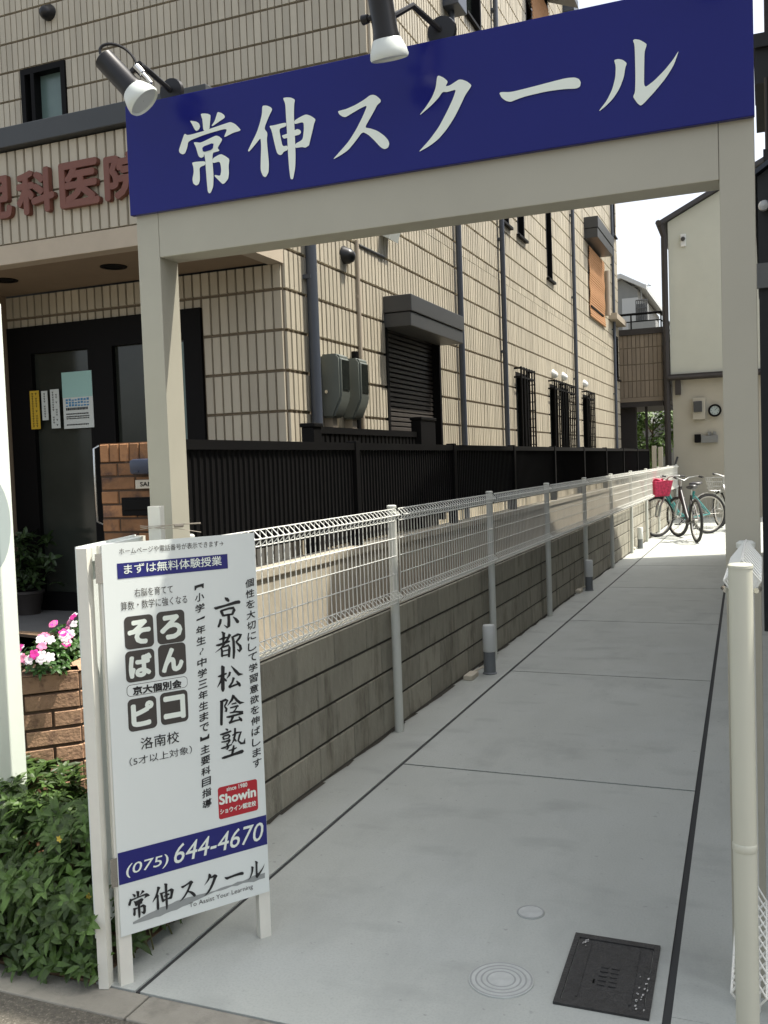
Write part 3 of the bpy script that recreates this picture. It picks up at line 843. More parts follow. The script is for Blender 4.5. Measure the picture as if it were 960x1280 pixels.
STROKES = [
 # joh
 zoomed([(225,200),(290,210),(325,232),(338,270),(325,305),(295,325),(275,310),(250,262),(218,205)], 215, 130, 9.6),
 zoomed([(345,122),(365,113),(420,115),(462,130),(462,165),(455,230),(450,305),(376,328),(366,190),(352,150)], 215, 130, 9.6),
 zoomed([(548,95),(590,105),(625,130),(636,155),(628,170),(560,215),(490,265),(473,262),(515,200),(538,120)], 215, 130, 9.6),
 zoomed([(150,352),(188,378),(376,326),(450,300),(640,235),(700,215),(755,238),(800,280),(830,318),(735,345),(640,395),(625,392),(662,305),(625,300),(400,365),(195,445),(185,520),(158,592),(130,606),(95,590),(82,560),(95,515),(120,440)], 215, 130, 9.6),
 zoomed([(258,460),(290,458),(345,466),(510,385),(535,380),(565,388),(608,425),(560,505),(548,530),(575,562),(490,585),(380,605),(385,630),(350,648),(318,628),(288,520)], 215, 130, 9.6),
 zoomed([(385,590),(445,565),(500,575),(488,605),(486,660),(490,740),(500,870),(495,990),(470,1060),(450,1075),(430,1055),(418,930),(405,760),(402,680)], 215, 130, 9.6),
 zoomed([(240,705),(275,695),(400,685),(404,730),(330,760),(335,850),(335,920),(320,965),(290,980),(255,955),(245,900),(262,820),(258,760)], 215, 130, 9.6),
 zoomed([(487,655),(560,610),(595,602),(640,625),(692,662),(680,740),(685,830),(675,900),(635,950),(610,962),(590,945),(510,865),(515,850),(580,865),(592,800),(585,730),(570,690),(488,712)], 215, 130, 9.6),
 # shin
 zoomed([(268,212),(320,210),(370,230),(390,258),(350,335),(290,485),(332,540),(322,620),(335,760),(348,900),(345,1010),(315,1065),(300,1070),(275,1055),(248,990),(250,850),(255,700),(248,600),(215,640),(150,720),(108,766),(95,752),(140,660),(200,540),(240,420),(265,310)], 300, 110, 9.6),
 zoomed([(515,120),(560,113),(610,115),(662,138),(650,200),(648,330),(655,480),(662,640),(668,800),(665,950),(640,1090),(622,1098),(605,1085),(590,960),(578,800),(570,640),(562,480),(552,330),(545,190)], 300, 110, 9.6),
 zoomed([(352,455),(400,450),(555,412),(557,460),(470,490),(490,600),(512,702),(572,690),(575,745),(525,765),(505,800),(480,806),(450,790),(430,730),(405,620),(380,510)], 300, 110, 9.6),
 zoomed([(652,392),(720,350),(770,325),(800,318),(850,335),(910,375),(890,430),(870,520),(840,640),(830,690),(785,718),(745,708),(664,722),(662,672),(745,625),(758,590),(768,500),(765,405),(655,437)], 300, 110, 9.6),
 zoomed([(500,572),(560,552),(655,508),(690,492),(725,505),(735,535),(715,560),(660,575),(560,602),(525,610)], 300, 110, 9.6),
 # su
 zoomed([(168,378),(200,366),(260,352),(370,305),(480,240),(550,185),(590,177),(630,190),(680,235),(682,265),(640,300),(610,360),(560,450),(490,572),(560,582),(640,610),(720,665),(770,720),(786,765),(770,815),(725,832),(680,808),(600,720),(530,655),(462,622),(380,735),(290,845),(200,905),(120,950),(118,942),(200,850),(300,735),(390,590),(470,430),(522,302),(440,340),(330,405),(260,448),(215,438),(180,408)], 405, 100, 9.6),
 # ku
 zoomed([(350,148),(375,140),(430,165),(482,212),(450,270),(500,260),(560,220),(610,188),(650,188),(710,210),(765,255),(740,300),(690,370),(630,500),(560,640),(470,780),(370,900),(260,985),(140,1052),(138,1045),(260,910),(370,760),(470,570),(540,420),(578,308),(530,320),(470,338),(415,335),(370,405),(280,500),(150,612),(146,603),(220,510),(290,400),(335,285)], 510, 80, 9.6),
 # long bar
 zoomed([(105,345),(120,333),(210,335),(400,288),(600,235),(720,205),(800,198),(840,212),(858,245),(850,285),(815,302),(700,306),(540,328),(350,372),(270,400),(210,425),(165,415),(125,385)], 610, 70, 7.385),
 # ru
 zoomed([(220,322),(260,310),(310,320),(350,352),(332,400),(320,490),(275,610),(210,710),(130,790),(75,832),(72,826),(150,725),(205,610),(235,490),(238,380)], 740, 35, 8.0),
 zoomed([(408,125),(430,112),(480,120),(545,158),(545,180),(525,240),(522,400),(520,605),(620,530),(720,430),(810,320),(862,235),(865,240),(820,370),(740,500),(630,635),(510,765),(485,778),(455,755),(420,705),(412,685),(432,640),(435,480),(430,260),(425,165)], 740, 35, 8.0),
]
HOLE_FIX = [zoomed([(360,516),(500,462),(488,545),(372,580)], 215, 130, 9.6)]
mb = MB()
for k, st in enumerate(STROKES):
    poly_fill(mb, [lp(*q) + Vector((0, -.00006 * k, 0)) for q in smooth_closed(st, 2)])
mb.build('lettering', M['white'], sp)
mb = MB(); LY -= .0016
poly_fill(mb, [lp(*q) for q in smooth_closed(HOLE_FIX[0], 1)]); mb.build('counter', M['signblue'], sp)
LY += .0016

# spotlights on the gate
def spot(P, n, lab, tail, arm_to):
    """P = centre of the lens rim, n = aim"""
    n = Vector(n).normalized()
    t = thing('spotlight', lab, 'spotlight', (arm_to[0], arm_to[1], arm_to[2]), 'black spotlights along the top of the sign')
    mb = MB(); mb.lathe(P - n * tail, n, [(0, .028), (.004, .034), (tail - .065, .035), (tail - .055, .038), (tail - .045, .038)], 24); body = mb.build('body', M['lampblack'], t, True)
    mb = MB(); mb.lathe(P - n * .052, n, [(0, .034), (.006, .040), (.034, .052), (.05, .055), (.056, .052), (.050, .047)], 28); mb.build('shade', M['lampwhite'], t, True)
    mb = MB(); mb.lathe(P - n * .012, n, [(0, .045), (.004, .043), (.008, .03), (.010, .002)], 24); mb.build('lens', M['lens'], t, True)
    s = n.cross(Vector((0, 0, 1))).normalized(); back = s.cross(n)
    if back.y < 0: back = -back
    # bracket arm
    A = Vector(arm_to); K = P - n * (tail * .5)
    mb = MB(); mb.tube([K + back * .03, K + back * .07, (K + A) / 2 + Vector((0, 0, .05)), A], .009, 8)
    mb.lathe(A + Vector((0, -.012, 0)), (0, 1, 0), [(0, .042), (.012, .045), (.03, .03)], 20)
    mb.tube([K - s * .028, K - s * .05], .008, 8); mb.lathe(K - s * .046, -s, [(0, .012), (.018, .014), (.02, .01)], 10)
    mb.build('bracket', M['lampblack'], t, True)
    mb = MB()
    T = P - n * tail
    E_ = K + back * .055 + n * .01
    b0, b1, b2, b3 = T, T - n * .075 + back * .005, E_ - n * .09 + back * .055, E_
    cur = [b0 * (1 - q) ** 3 + b1 * 3 * q * (1 - q) ** 2 + b2 * 3 * q * q * (1 - q) + b3 * q ** 3 for q in [k / 16 for k in range(17)]]
    mb.tube(cur, .0045, 6); mb.build('cable', M['lampblack'], t, True)
    mb = MB(); mb.lathe(E_ - n * .012, n, [(0, .013), (.03, .012), (.032, .008), (.07, .006)], 10); mb.build('lever', M['chrome'], t)
    return t
P1 = onY(180, 127, 2.50)
spot(P1, (.62, .22, -.75), 'black spotlight with a pale rim on the left corner of the sign', .185, (-1.80, GY - .005, ZS1 + .02))
P2 = onY(487, 72, 2.52)
spot(P2, (.03, .30, -.95), 'black spotlight above the middle of the sign pointing straight down', .22, (-.86, GY - .005, ZS1 + .025))
spot(Vector((-.12, 2.52, 2.80)), (-.05, .38, -.92), 'black spotlight above the right end of the sign', .2, (-.14, GY - .005, ZS1 + .025))

# ================================================================== A-board style folding sign
A = onZ(152, 1234); A.z = 0; B = onZ(340, 1170); B.z = 0
AD = (B - A).normalized(); AN = Vector((AD.y, -AD.x, 0)); AL = (B - A).length
fs = thing('folding_sign', 'white folding board sign with blue bands standing in front of the gate', 'sign board', A)
HT = 1.302
def bp(s, z, d=0.0): return A + AD * s + AN * d + Vector((0, 0, z))
def bs(x, y):
    q = onP(x, y, A, AN); return (q - A).dot(AD), q.z
# front leaf: frame legs and panel
for s0 in (.0, AL - .038):
    mb = MB(); mb.obox(bp(s0, 0, -.03), AD * .038, AN * .026, (0, 0, HT - .004)); mb.build('leg', M['boardframe'], fs)
mb = MB(); mb.obox(bp(.039, .16, -.028), AD * (AL - .078), AN * .02, (0, 0, .03)); mb.obox(bp(.039, HT - .04, -.028), AD * (AL - .078), AN * .02, (0, 0, .034)); mb.build('rail', M['boardframe'], fs)
mb = MB(); mb.obox(bp(.006, .148, -.003), AD * (AL - .008), AN * .003, (0, 0, HT - .148)); panel = mb.build('front_panel', M['board'], fs)
# rear leaf, hinged on the left edge
RD = Vector((-.28, .96, 0)).normalized(); RN = Vector((-RD.y, RD.x, 0)); RA = A - AD * .034 + AN * -.012
for s0 in (.0, .44):
    mb = MB(); mb.obox(RA + RD * s0 + RN * 0, RD * .038, RN * .03, (0, 0, HT - .01)); mb.build('leg', M['boardframe'], fs)
mb = MB(); mb.obox(RA + RD * .004 + RN * .031 + Vector((0, 0, .15)), RD * .47, RN * .004, (0, 0, HT - .155)); mb.obox(RA + RD * .04 + Vector((0, 0, HT - .05)), RD * .398, RN * .03, (0, 0, .038))
mb.build('rear_panel', M['board'], fs)
for z in (1.19, .30):
    mb = MB(); c = A - AD * .002 + Vector((0, 0, z)) + AN * -.006
    mb.tube([c, c + Vector((0, 0, .085))], .0045, 8); mb.obox(c + AD * -.012 + AN * .004, AD * .024, AN * .0015, (0, 0, .085)); mb.build('hinge', M['chrome'], fs)
# white stake wired to the gate post
P = onY(184, 633, 2.55); Q = onY(199.5, 633, 2.55)
mb = MB(); mb.box(P.x, Q.x, 2.55, 2.575, .9, P.z, .002); mb.build('stake', M['boardframe'], fs)
mb = MB(); w0 = onY(215, 659, 2.54)
for k in range(3):
    z = w0.z + .006 - k * .005 + random.uniform(-.004, .004)
    mb.tube([Vector((P.x - .02, 2.535, z)), Vector((P.x + .02, 2.53, z + random.uniform(-.008, .008))), Vector((w0.x - .01, 2.58, z + random.uniform(-.006, .006))), Vector((w0.x + .05, 2.63, z + random.uniform(-.02, .012)))], .001, 5)
mb.lathe(w0 + Vector((-.012, .03, .002)), AD, [(0, .006), (.03, .006)], 8)
mb.build('wire', M['conduit'], fs)
# print on the front leaf: one mesh per ink
d0 = .0008
def sheet(mbx, s0, s1, z0, z1, d): mbx.face([bp(s0, z0, d), bp(s1, z0, d), bp(s1, z1, d), bp(s0, z1, d)])
def rrect(mbx, s0, s1, z0, z1, r, d, n=5):
    pts = []
    for cx_, cz_, a0 in ((s1 - r, z1 - r, 0), (s0 + r, z1 - r, 90), (s0 + r, z0 + r, 180), (s1 - r, z0 + r, 270)):
        for k in range(n + 1):
            a = math.radians(a0 + 90 * k / n); pts.append(bp(cx_ + r * math.cos(a), cz_ + r * math.sin(a), d))
    poly_fill(mbx, pts)
def htext(mbx, body, pl, pr, hpx, bold=0., d=d0 + .0006, shear=0.0):
    """body between the pixel points pl (lower left) and pr (lower right); hpx = pixel point of the top of the left end"""
    s0, za = bs(*pl); s1, zb = bs(*pr); z0 = (za + zb) / 2; _, zt = bs(*hpx); h = zt - za
    def fn(a, c): return bp(a + shear * (c - z0), c, d)
    m_ = MB(); put_text(m_, body, fn, s0, s1, z0, z0 + h, bold, nrm=AN); part(m_, 'lettering', mbx)
ink, wht, grey = 'ink', 'white', 'greyink'
def part(mbx, nm, mt): return mbx.build(nm, M[mt], panel)
# bands
s0, z1 = bs(146, 706); s1, zz = bs(284, 691); _, zb = bs(146, 722)
zt = (z1 + zz) / 2
m_ = MB(); sheet(m_, s0, s1, zt - .045, zt, d0); part(m_, 'blue_band', 'blueink')
_, za = bs(153, 1067); _, zb2 = bs(335, 1016); _, zc = bs(154, 1108); _, zd = bs(336, 1052)
ZP1 = (za + zb2) / 2; ZP0 = (zc + zd) / 2
m_ = MB(); sheet(m_, .008, AL - .003, ZP0, ZP1, d0); part(m_, 'blue_band', 'blueink')
htext(wht, 'まずは無料体験授業', (155, 718.5), (277, 706), (155, 706), .012)
htext(grey, 'ホームページや電話番号が表示できます→', (149, 694), (279, 682), (149, 686), .0)
htext(grey, '右脳を育てて', (168, 746.5), (216, 741), (168, 736), .0)
htext(grey, '算数・数学に強くなる', (151, 763), (234, 754.5), (151, 752), .0)
# abacus tiles
for ch, (xl, yl, xr, yr) in {'そ': (154.5, 770, 193, 811.5), 'ろ': (195, 764, 232, 804.5), 'ば': (156, 813.5, 194.5, 853), 'ん': (197, 805.5, 233.5, 845.5), 'ピ': (159, 873.5, 197, 914.5), 'コ': (199.5, 865.5, 236, 905.5)}.items():
    sa, zA = bs(xl, yl + 1.5); sb, _ = bs(xr, yr); _, zB = bs(xl, yr + 1.5 if xl < 190 else yr + 2)
    m_ = MB(); rrect(m_, sa, sb, zB, zA, .014, d0); part(m_, 'dark_tile', 'greyink'); m_ = MB()
    w = sb - sa; h = zA - zB
    put_text(m_, ch, lambda a, c: bp(a, c, d0 + .0006), sa + w * .10, sb - w * .10, zB + h * .12, zA - h * .12, .055, nrm=AN); part(m_, 'lettering', 'white')
sa, zA = bs(158, 857); sb, _ = bs(234, 846); _, zB = bs(158, 873)
m_ = MB(); rrect(m_, sa, sb, zB + .003, zA, .012, d0 - .0004); part(m_, 'label_outline', 'greyink'); m_ = MB(); rrect(m_, sa + .0015, sb - .0015, zB + .0045, zA - .0015, .011, d0 - .0001); part(m_, 'label_field', 'board')
htext(ink, '京大個別会', (166, 869.5), (227, 859), (166, 858.5), .045)
htext(ink, '洛南校', (176, 937), (224, 928), (176, 922), .006)
htext(ink, '（5才以上対象）', (162, 956.5), (240, 943), (162, 946), .0)
# vertical brush columns
def vtext(mt_, body, ptop, pbot, wpx, bold=0.01, squash=.9):
    mbx = MB()
    n = len(body)
    for i, ch in enumerate(body):
        f = (i + .5) / n
        x = ptop[0] + (pbot[0] - ptop[0]) * f; y = ptop[1] + (pbot[1] - ptop[1]) * f
        s, z = bs(x, y); _, z2 = bs(x, y + (pbot[1] - ptop[1]) / n * .5)
        hh = abs(z - z2) * squash; ww = wpx * .00262
        fn = lambda a, c, s_=s, z_=z: bp(a + .05 * (c - z_) , c + .18 * (a - s_), d0 + .0006)
        if ch in '【】':
            k = 1 if ch == '【' else -1
            mbx.face([fn(s - ww * .5, z - k * hh * .2), fn(s + ww * .5, z - k * hh * .2), fn(s + ww * .5, z + k * hh * .35), fn(s - ww * .5, z + k * hh * .35)])
            mbx.face([fn(s - ww * .5, z - k * hh * .6), fn(s - ww * .38, z - k * hh * .6), fn(s - ww * .25, z - k * hh * .2), fn(s - ww * .5, z - k * hh * .2)])
            mbx.face([fn(s + ww * .5, z - k * hh * .6), fn(s + ww * .38, z - k * hh * .6), fn(s + ww * .25, z - k * hh * .2), fn(s + ww * .5, z - k * hh * .2)])
        elif ch == '〜':
            pts = [(s + .3 * ww * (.3 - q / 5 * .6) + .0035 * math.sin(q / 5 * 2 * PI), z + hh * (.6 - q / 5 * 1.2)) for q in range(6)]
            for (a, c), (e, g2) in zip(pts[:-1], pts[1:]): mbx.face([fn(a - .0018, c), fn(a + .0018, c), fn(e + .0018, g2), fn(e - .0018, g2)])
        elif ch == '一':
            mbx.face([fn(s - ww * .45, z - .003), fn(s + ww * .45, z - .002), fn(s + ww * .5, z + .005), fn(s - ww * .4, z + .001)])
        else:
            put_text(mbx, ch, fn, s - ww / 2, s + ww / 2, z - hh * .86, z + hh * .86, bold, nrm=AN)
    part(mbx, 'lettering', mt_)
vtext(ink, '【小学一年生〜中学三年生まで】主要科目指導', (248.5, 726), (259, 1011), 11.5, .022)
vtext(ink, '個性を大切にして学習意欲を伸ばします', (311.5, 722), (321.5, 960), 11.5, .018)
# large brush characters (strokes: x, y, width in a 10.67x enlargement)
BR = MB()
def brush(mbx, strokes, ox, oy, sc):
    for st in strokes:
        pts = [(ox + a / sc, oy + c / sc, w * 1.18 / sc) for a, c, w in st]
        L_, R_ = [], []
        for i, (a, c, w) in enumerate(pts):
            p0 = pts[max(i - 1, 0)]; p1 = pts[min(i + 1, len(pts) - 1)]
            tx, ty = p1[0] - p0[0], p1[1] - p0[1]; ln = math.hypot(tx, ty) or 1
            nx, ny = -ty / ln * w / 2, tx / ln * w / 2
            L_.append(bs(a + nx, c + ny)); R_.append(bs(a - nx, c - ny))
        for i in range(len(pts) - 1):
            mbx.face([bp(*L_[i], d0 + .0006), bp(*L_[i + 1], d0 + .0006), bp(*R_[i + 1], d0 + .0006), bp(*R_[i], d0 + .0006)])
brush(BR, [
 [(275, 180, 8), (300, 198, 40), (325, 225, 30), (332, 235, 8)],
 [(130, 315, 8), (150, 325, 32), (290, 285, 26), (420, 245, 38), (470, 238, 40), (482, 232, 16)],
 [(218, 350, 22), (235, 380, 34), (258, 430, 26)], [(225, 358, 22), (330, 325, 24), (390, 318, 34), (400, 345, 36), (372, 410, 24)], [(255, 422, 26), (320, 408, 22), (372, 402, 22)],
 [(325, 405, 30), (330, 480, 34), (328, 560, 36), (308, 580, 22), (265, 545, 6)],
 [(222, 465, 26), (212, 520, 30), (190, 570, 24), (185, 578, 8)], [(385, 435, 8), (420, 465, 30), (448, 505, 40), (455, 520, 12)],
 # to
 [(232, 635, 12), (262, 655, 36), (258, 740, 26), (252, 790, 22)], [(200, 740, 12), (260, 722, 28), (312, 708, 14)],
 [(158, 818, 14), (190, 815, 28), (330, 765, 24), (345, 760, 8)], [(345, 668, 34), (310, 740, 26), (230, 850, 18), (148, 915, 3)],
 [(228, 845, 18), (240, 900, 26), (238, 972, 24)], [(235, 848, 16), (325, 815, 26), (338, 850, 30), (330, 975, 26)], [(250, 895, 14), (328, 875, 16)], [(245, 955, 16), (325, 940, 18)],
 [(375, 695, 26), (392, 760, 30), (398, 900, 30), (392, 995, 22)], [(385, 702, 20), (450, 672, 28), (488, 675, 34), (470, 720, 26), (425, 775, 22)], [(425, 772, 20), (480, 825, 32), (488, 865, 34), (470, 895, 30), (440, 870, 10)],
 # matsu upper part
 [(232, 1088, 14), (250, 1105, 42), (248, 1200, 40), (250, 1400, 42), (250, 1435, 20)], [(182, 1235, 10), (215, 1228, 30), (300, 1190, 18)], [(240, 1240, 28), (215, 1310, 22), (175, 1380, 4)],
 [(262, 1250, 14), (292, 1288, 26), (296, 1300, 8)],
 [(345, 1170, 26), (335, 1215, 24), (300, 1260, 6)], [(360, 1090, 8), (420, 1160, 34), (465, 1205, 36), (520, 1200, 4)],
 [(395, 1245, 30), (375, 1310, 22), (335, 1370, 24), (330, 1382, 12)], [(335, 1380, 20), (400, 1350, 22), (470, 1325, 18)], [(430, 1290, 14), (465, 1330, 34), (478, 1360, 26), (480, 1366, 8)],
], 255, 730, 10.667)
part(BR, 'lettering', 'ink'); BR = MB()
brush(BR, [
 # in
 [(210, 385, 12), (235, 400, 36), (232, 560, 32), (230, 700, 30), (228, 712, 16)], [(225, 395, 24), (290, 368, 28), (312, 375, 22), (290, 425, 20), (270, 455, 16)], [(270, 455, 16), (298, 490, 28), (292, 525, 26), (272, 520, 10)],
 [(392, 305, 30), (370, 370, 28), (310, 450, 4)], [(390, 320, 26), (440, 380, 32), (480, 410, 34), (535, 405, 4)], [(365, 428, 14), (430, 410, 20)], [(345, 478, 16), (450, 450, 24), (462, 455, 8)],
 [(440, 458, 16), (410, 510, 16), (380, 535, 10)], [(340, 545, 14), (430, 528, 22), (520, 535, 30)], [(295, 600, 12), (330, 598, 26), (450, 565, 22), (520, 545, 26)],
 [(385, 590, 28), (360, 650, 22), (330, 678, 18)], [(330, 680, 24), (410, 650, 22), (490, 630, 18)], [(460, 595, 12), (490, 630, 32), (500, 655, 20)],
 # juku
 [(285, 755, 10), (310, 768, 26), (312, 785, 10)], [(212, 835, 12), (250, 828, 26), (362, 785, 20)], [(248, 860, 18), (262, 895, 22), (268, 905, 10)], [(255, 858, 16), (330, 832, 22), (340, 850, 22), (325, 885, 14)], [(265, 895, 12), (325, 880, 14)],
 [(230, 935, 12), (290, 925, 20), (350, 900, 26)], [(345, 905, 22), (320, 950, 16), (300, 985, 12)], [(300, 950, 14), (322, 1000, 26), (305, 1030, 20), (285, 1020, 6)], [(225, 1020, 12), (260, 1010, 22), (370, 965, 14)],
 [(412, 745, 22), (412, 830, 26), (395, 910, 20), (365, 960, 6)], [(375, 845, 14), (440, 805, 22), (490, 800, 28), (470, 850, 22), (455, 915, 22), (490, 950, 26), (535, 945, 30), (545, 880, 4)], [(385, 870, 10), (410, 900, 22), (430, 925, 16)],
 [(395, 975, 18), (385, 1040, 28), (370, 1110, 24)], [(325, 1048, 12), (390, 1030, 22), (435, 1005, 12)], [(235, 1150, 14), (270, 1140, 30), (400, 1095, 28), (500, 1060, 42), (525, 1045, 20)],
], 255, 840, 10.667)
part(BR, 'lettering', 'ink')
# phone number, school name again, motto, red sticker
htext(wht, '(075)', (156, 1098.5), (209, 1084), (156, 1081), .006, shear=.22)
htext(wht, '644-4670', (216, 1081), (327, 1049.5), (216, 1057), .006, shear=.22)
red = MB(); sa, zA = bs(272, 985); sb, zA2 = bs(321, 973); _, zB = bs(272.5, 1024.5); _, zB2 = bs(321, 1013)
rrect(red, sa, sb, (zB + zB2) / 2, (zA + zA2) / 2, .008, d0); part(red, 'red_sticker', 'redink')
htext(wht, 'since 1980', (283, 989), (309, 983), (283, 983.5), .03)
htext(wht, 'Showin', (274, 1007), (320, 995), (274, 994), .05)
htext(wht, 'ショウイン認定校', (275, 1018), (320, 1007), (275, 1011), .03)
htext(grey, 'To Assist Your Learning', (236.5, 1136), (316, 1112), (236.5, 1128.5), .0)
# small copy of the sign's brush lettering
g0 = onY(222, 262, GY); g1 = onY(848, 50, GY)
gx0, gx1 = -1.86, -.19; 
ga = [lp(*q) for st in STROKES for q in st]; gx0 = min(p.x for p in ga); gx1 = max(p.x for p in ga); gz0 = min(p.z for p in ga); gz1 = max(p.z for p in ga)
SM = MB(); sA, zA = bs(161, 1153); sB, _ = bs(331, 1096); zA += .004; hB = .083
for ks, st in enumerate(STROKES):
    pts = []
    for q in smooth_closed(st, 1):
        p = lp(*q); pts.append(bp(sA + (p.x - gx0) / (gx1 - gx0) * (sB - sA), zA + (p.z - gz0) / (gz1 - gz0) * hB, d0 + .001 + .00004 * ks))
    poly_fill(SM, pts)
part(SM, 'lettering', 'ink')
# grey brush sweep
sweep = MB(); pts = []
for k in range(25):
    f = k / 24; x = 166 + (331 - 166) * f; y = 1154 - 60 * f - 3 * math.sin(f * PI)
    w = (1.2 + 4.2 * math.sin(min(1, f * 1.7) * PI) + random.uniform(-.7, .7)) if f < .6 else (1.6 + random.uniform(-1.2, .8) + 1.8 * (f > .85))
    pts.append((x, y, max(w, .3)))
for (a, c, w), (e, g2, w2) in zip(pts[:-1], pts[1:]):
    sweep.face([bp(*bs(a, c + w), d0), bp(*bs(e, g2 + w2), d0), bp(*bs(e, g2 - w2), d0), bp(*bs(a, c - w), d0)])
part(sweep, 'brush_sweep', 'midink')

# white sign panel at the far left
t = thing('sign_panel', 'tall plain white sign panel at the left edge, standing among the shrubs', 'sign board', (-2.52, 2.2, 0))
wy = onX(24, 780, -2.5).y
mb = MB(); mb.box(-2.545, -2.5, wy - 1.0, wy, .26, 2.12, .006); mb.build('panel', M['white'], t)
for y in (wy - .9, wy - .1):
    mb = MB(); mb.box(-2.54, -2.505, y, y + .035, -.01, .27); mb.build('leg', M['whitepaint'], t)
mb = MB(); dc = onX(-14, 655, -2.5)
poly_fill(mb, [(-2.4985, dc.y + .10 * math.cos(2 * PI * k / 28), dc.z + .17 * math.sin(2 * PI * k / 28)) for k in range(28)])
mb.build('printed_disc', M['greyprint'], t)

# ================================================================== PATH FURNITURE
blab = ['first low white and grey bollard light beside the second fence post', 'middle low white and grey bollard light by the block wall', 'far bollard light standing in the sun near the bicycles']
for i, (x, y) in enumerate(((-1.83, 6.37), (-1.87, 10.66), (-1.90, 15.6))):
    t = thing('bollard_light', blab[i], 'bollard light', (x, y, 0), 'bollard lights along the path')
    mb = MB(); mb.lathe((x, y, 0), (0, 0, 1), [(0, .05), (.006, .052), (.012, .043), (.155, .041), (.157, .038)], 20); mb.build('base', M['bollardgrey'], t, True)
    mb = MB(); mb.lathe((x, y, .158), (0, 0, 1), [(0, .0435), (.004, .0455), (.175, .0455), (.188, .040), (.190, .02)], 20); mb.build('cap', M['opal'], t, True)
    mb = MB(); mb.box(x - .12, x - .055, y - .25, y - .09, 0, .035, .006); mb.tube([(x - .09, y - .1, .03), (x - .04, y - .02, .05)], .008, 8); mb.build('junction_box', M['plate'], t)
# square black cover
c4 = [Vector((-.565, 2.49, 0)), Vector((-.308, 2.492, 0)), Vector((-.318, 2.889, 0)), Vector((-.576, 2.891, 0))]
t = thing('manhole_cover', 'black rectangular cast iron cover set in the path', 'manhole cover', (-.44, 2.69, 0))
def inset_quad(q, d):
    c = sum(q, Vector()) / 4; return [p + (c - p).normalized() * d for p in q]
mb = MB(); o1 = c4; i1 = inset_quad(c4, .03)
for k in range(4):
    a, b2 = o1[k], o1[(k + 1) % 4]; c, d = i1[(k + 1) % 4], i1[k]
    mb.prism([a, b2, c, d], (0, 0, .007))
mb.build('rim', M['iron'], t)
mb = MB(); i2 = inset_quad(c4, .034); mb.prism(i2, (0, 0, .004)); lid_mb = mb
e1 = (i2[1] - i2[0]); e2 = (i2[3] - i2[0])
def cv(u, v): return i2[0] + e1 * u + e2 * v + Vector((0, 0, .0045))
for k in range(2):
    mb.face([cv(.30 + .02 * k, .30), cv(.345 + .02 * k, .30), cv(.345 + .02 * k, .36), cv(.30 + .02 * k, .36)])
for u in (.17, .83): mb.obox(cv(u - .012, .06), e1 * .024, e2 * .88, (0, 0, .002))
for u0 in (.38, .52):
    for q in range(5): mb.obox(cv(u0, .28 + q * .07), e1 * .10, e2 * .02, (0, 0, .002))
mb.cur = 1
for k in range(26):
    u = random.choice((random.uniform(.9, 1.02), random.uniform(.86, 1.0), random.uniform(.02, .12))); v = random.uniform(.0, .5) if u > .5 else random.uniform(.86, .98)
    s = random.uniform(.008, .028); mb.face([cv(u, v) + Vector((0, 0, .004)), cv(u + s * .7, v) + Vector((0, 0, .004)), cv(u + s, v + s * 1.2) + Vector((0, 0, .004)), cv(u, v + s) + Vector((0, 0, .004))])
mb.build('lid', [M['iron'], M['chip']], t)
def round_cover(c, r, lab, rings):
    t = thing('drain_cover', lab, 'drain cover', c)
    mb = MB(); mb.lathe((c[0], c[1], 0), (0, 0, 1), [(0, r), (.004, r), (.0045, r * .99)], 40); mb.build('plate', M['castgrey'], t)
    mb = MB()
    for k in range(rings):
        R_ = r * (.94 - .17 * k); mb.torus((c[0], c[1], .0046), (0, 0, 1), R_, .0028, 40, 6, .5)
    mb.build('ring', M['castdark'], t)
round_cover((-.73, 2.56, 0), .094, 'pale grey round drain cover with rings left of the black cover', 4)
round_cover((-.743, 2.985, 0), .045, 'small faint round grey inspection cap beyond the larger round cover', 1)

# ================================================================== PLANTER, PIER, PLANTS
zc = .72
P0 = onZ(-60, 856, zc); P1_ = onZ(26, 847, zc); P2_ = onZ(99, 838.5, zc); P3_ = onZ(119, 828, zc); 
P4_ = P3_ + (P3_ - P2_).normalized() * .35; P5_ = P4_ + Vector((-1.4, .3, 0)); P6_ = Vector((P0.x - .3, P5_.y, zc))
t = thing('brick_planter', 'raised brown brick planter with flowers beside the entrance', 'planter', (P2_.x - .3, P2_.y + .3, 0))
mb = MB(); loop = [P6_, P0, P2_, P4_, P5_]
for a, c in ((P0, P2_), (P2_, P4_)):
    ud = Vector((c.x - a.x, c.y - a.y, 0)); ln = ud.length; ud.normalize(); nd = Vector((ud.y, -ud.x, 0))
    tiles(mb, Vector((a.x, a.y, 0)), ud, nd, 0, ln, 0, .645, .215, .0715, .010, .012, .007, uref=(ln - .215 * 2 if a is P0 else .02), zref=.645 - 9 * .0715, bond=True, inset=.003)
    tiles(mb, Vector((a.x, a.y, 0)), ud, nd, 0, ln, .648, .72, .25, .072, .008, .002, .009, uref=ln - .5, zref=.648, inset=.003)
    mb.cur = 0; mb.prism([Vector((a.x, a.y, zc)) + nd * .006, Vector((c.x, c.y, zc)) + nd * .006, Vector((c.x, c.y, zc)) - nd * .10, Vector((a.x, a.y, zc)) - nd * .10], (0, 0, .003))
for a, c in ((P4_, P5_), (P6_, P0)):
    mb.cur = 1; mb.face([(a.x, a.y, 0), (c.x, c.y, 0), (c.x, c.y, zc), (a.x, a.y, zc)])
mb.build('wall', [M['brick'], M['mortar']], t)
mb = MB(); mb.face([Vector((p.x, p.y, .705)) for p in loop]); mb.build('soil', M['soil'], t)

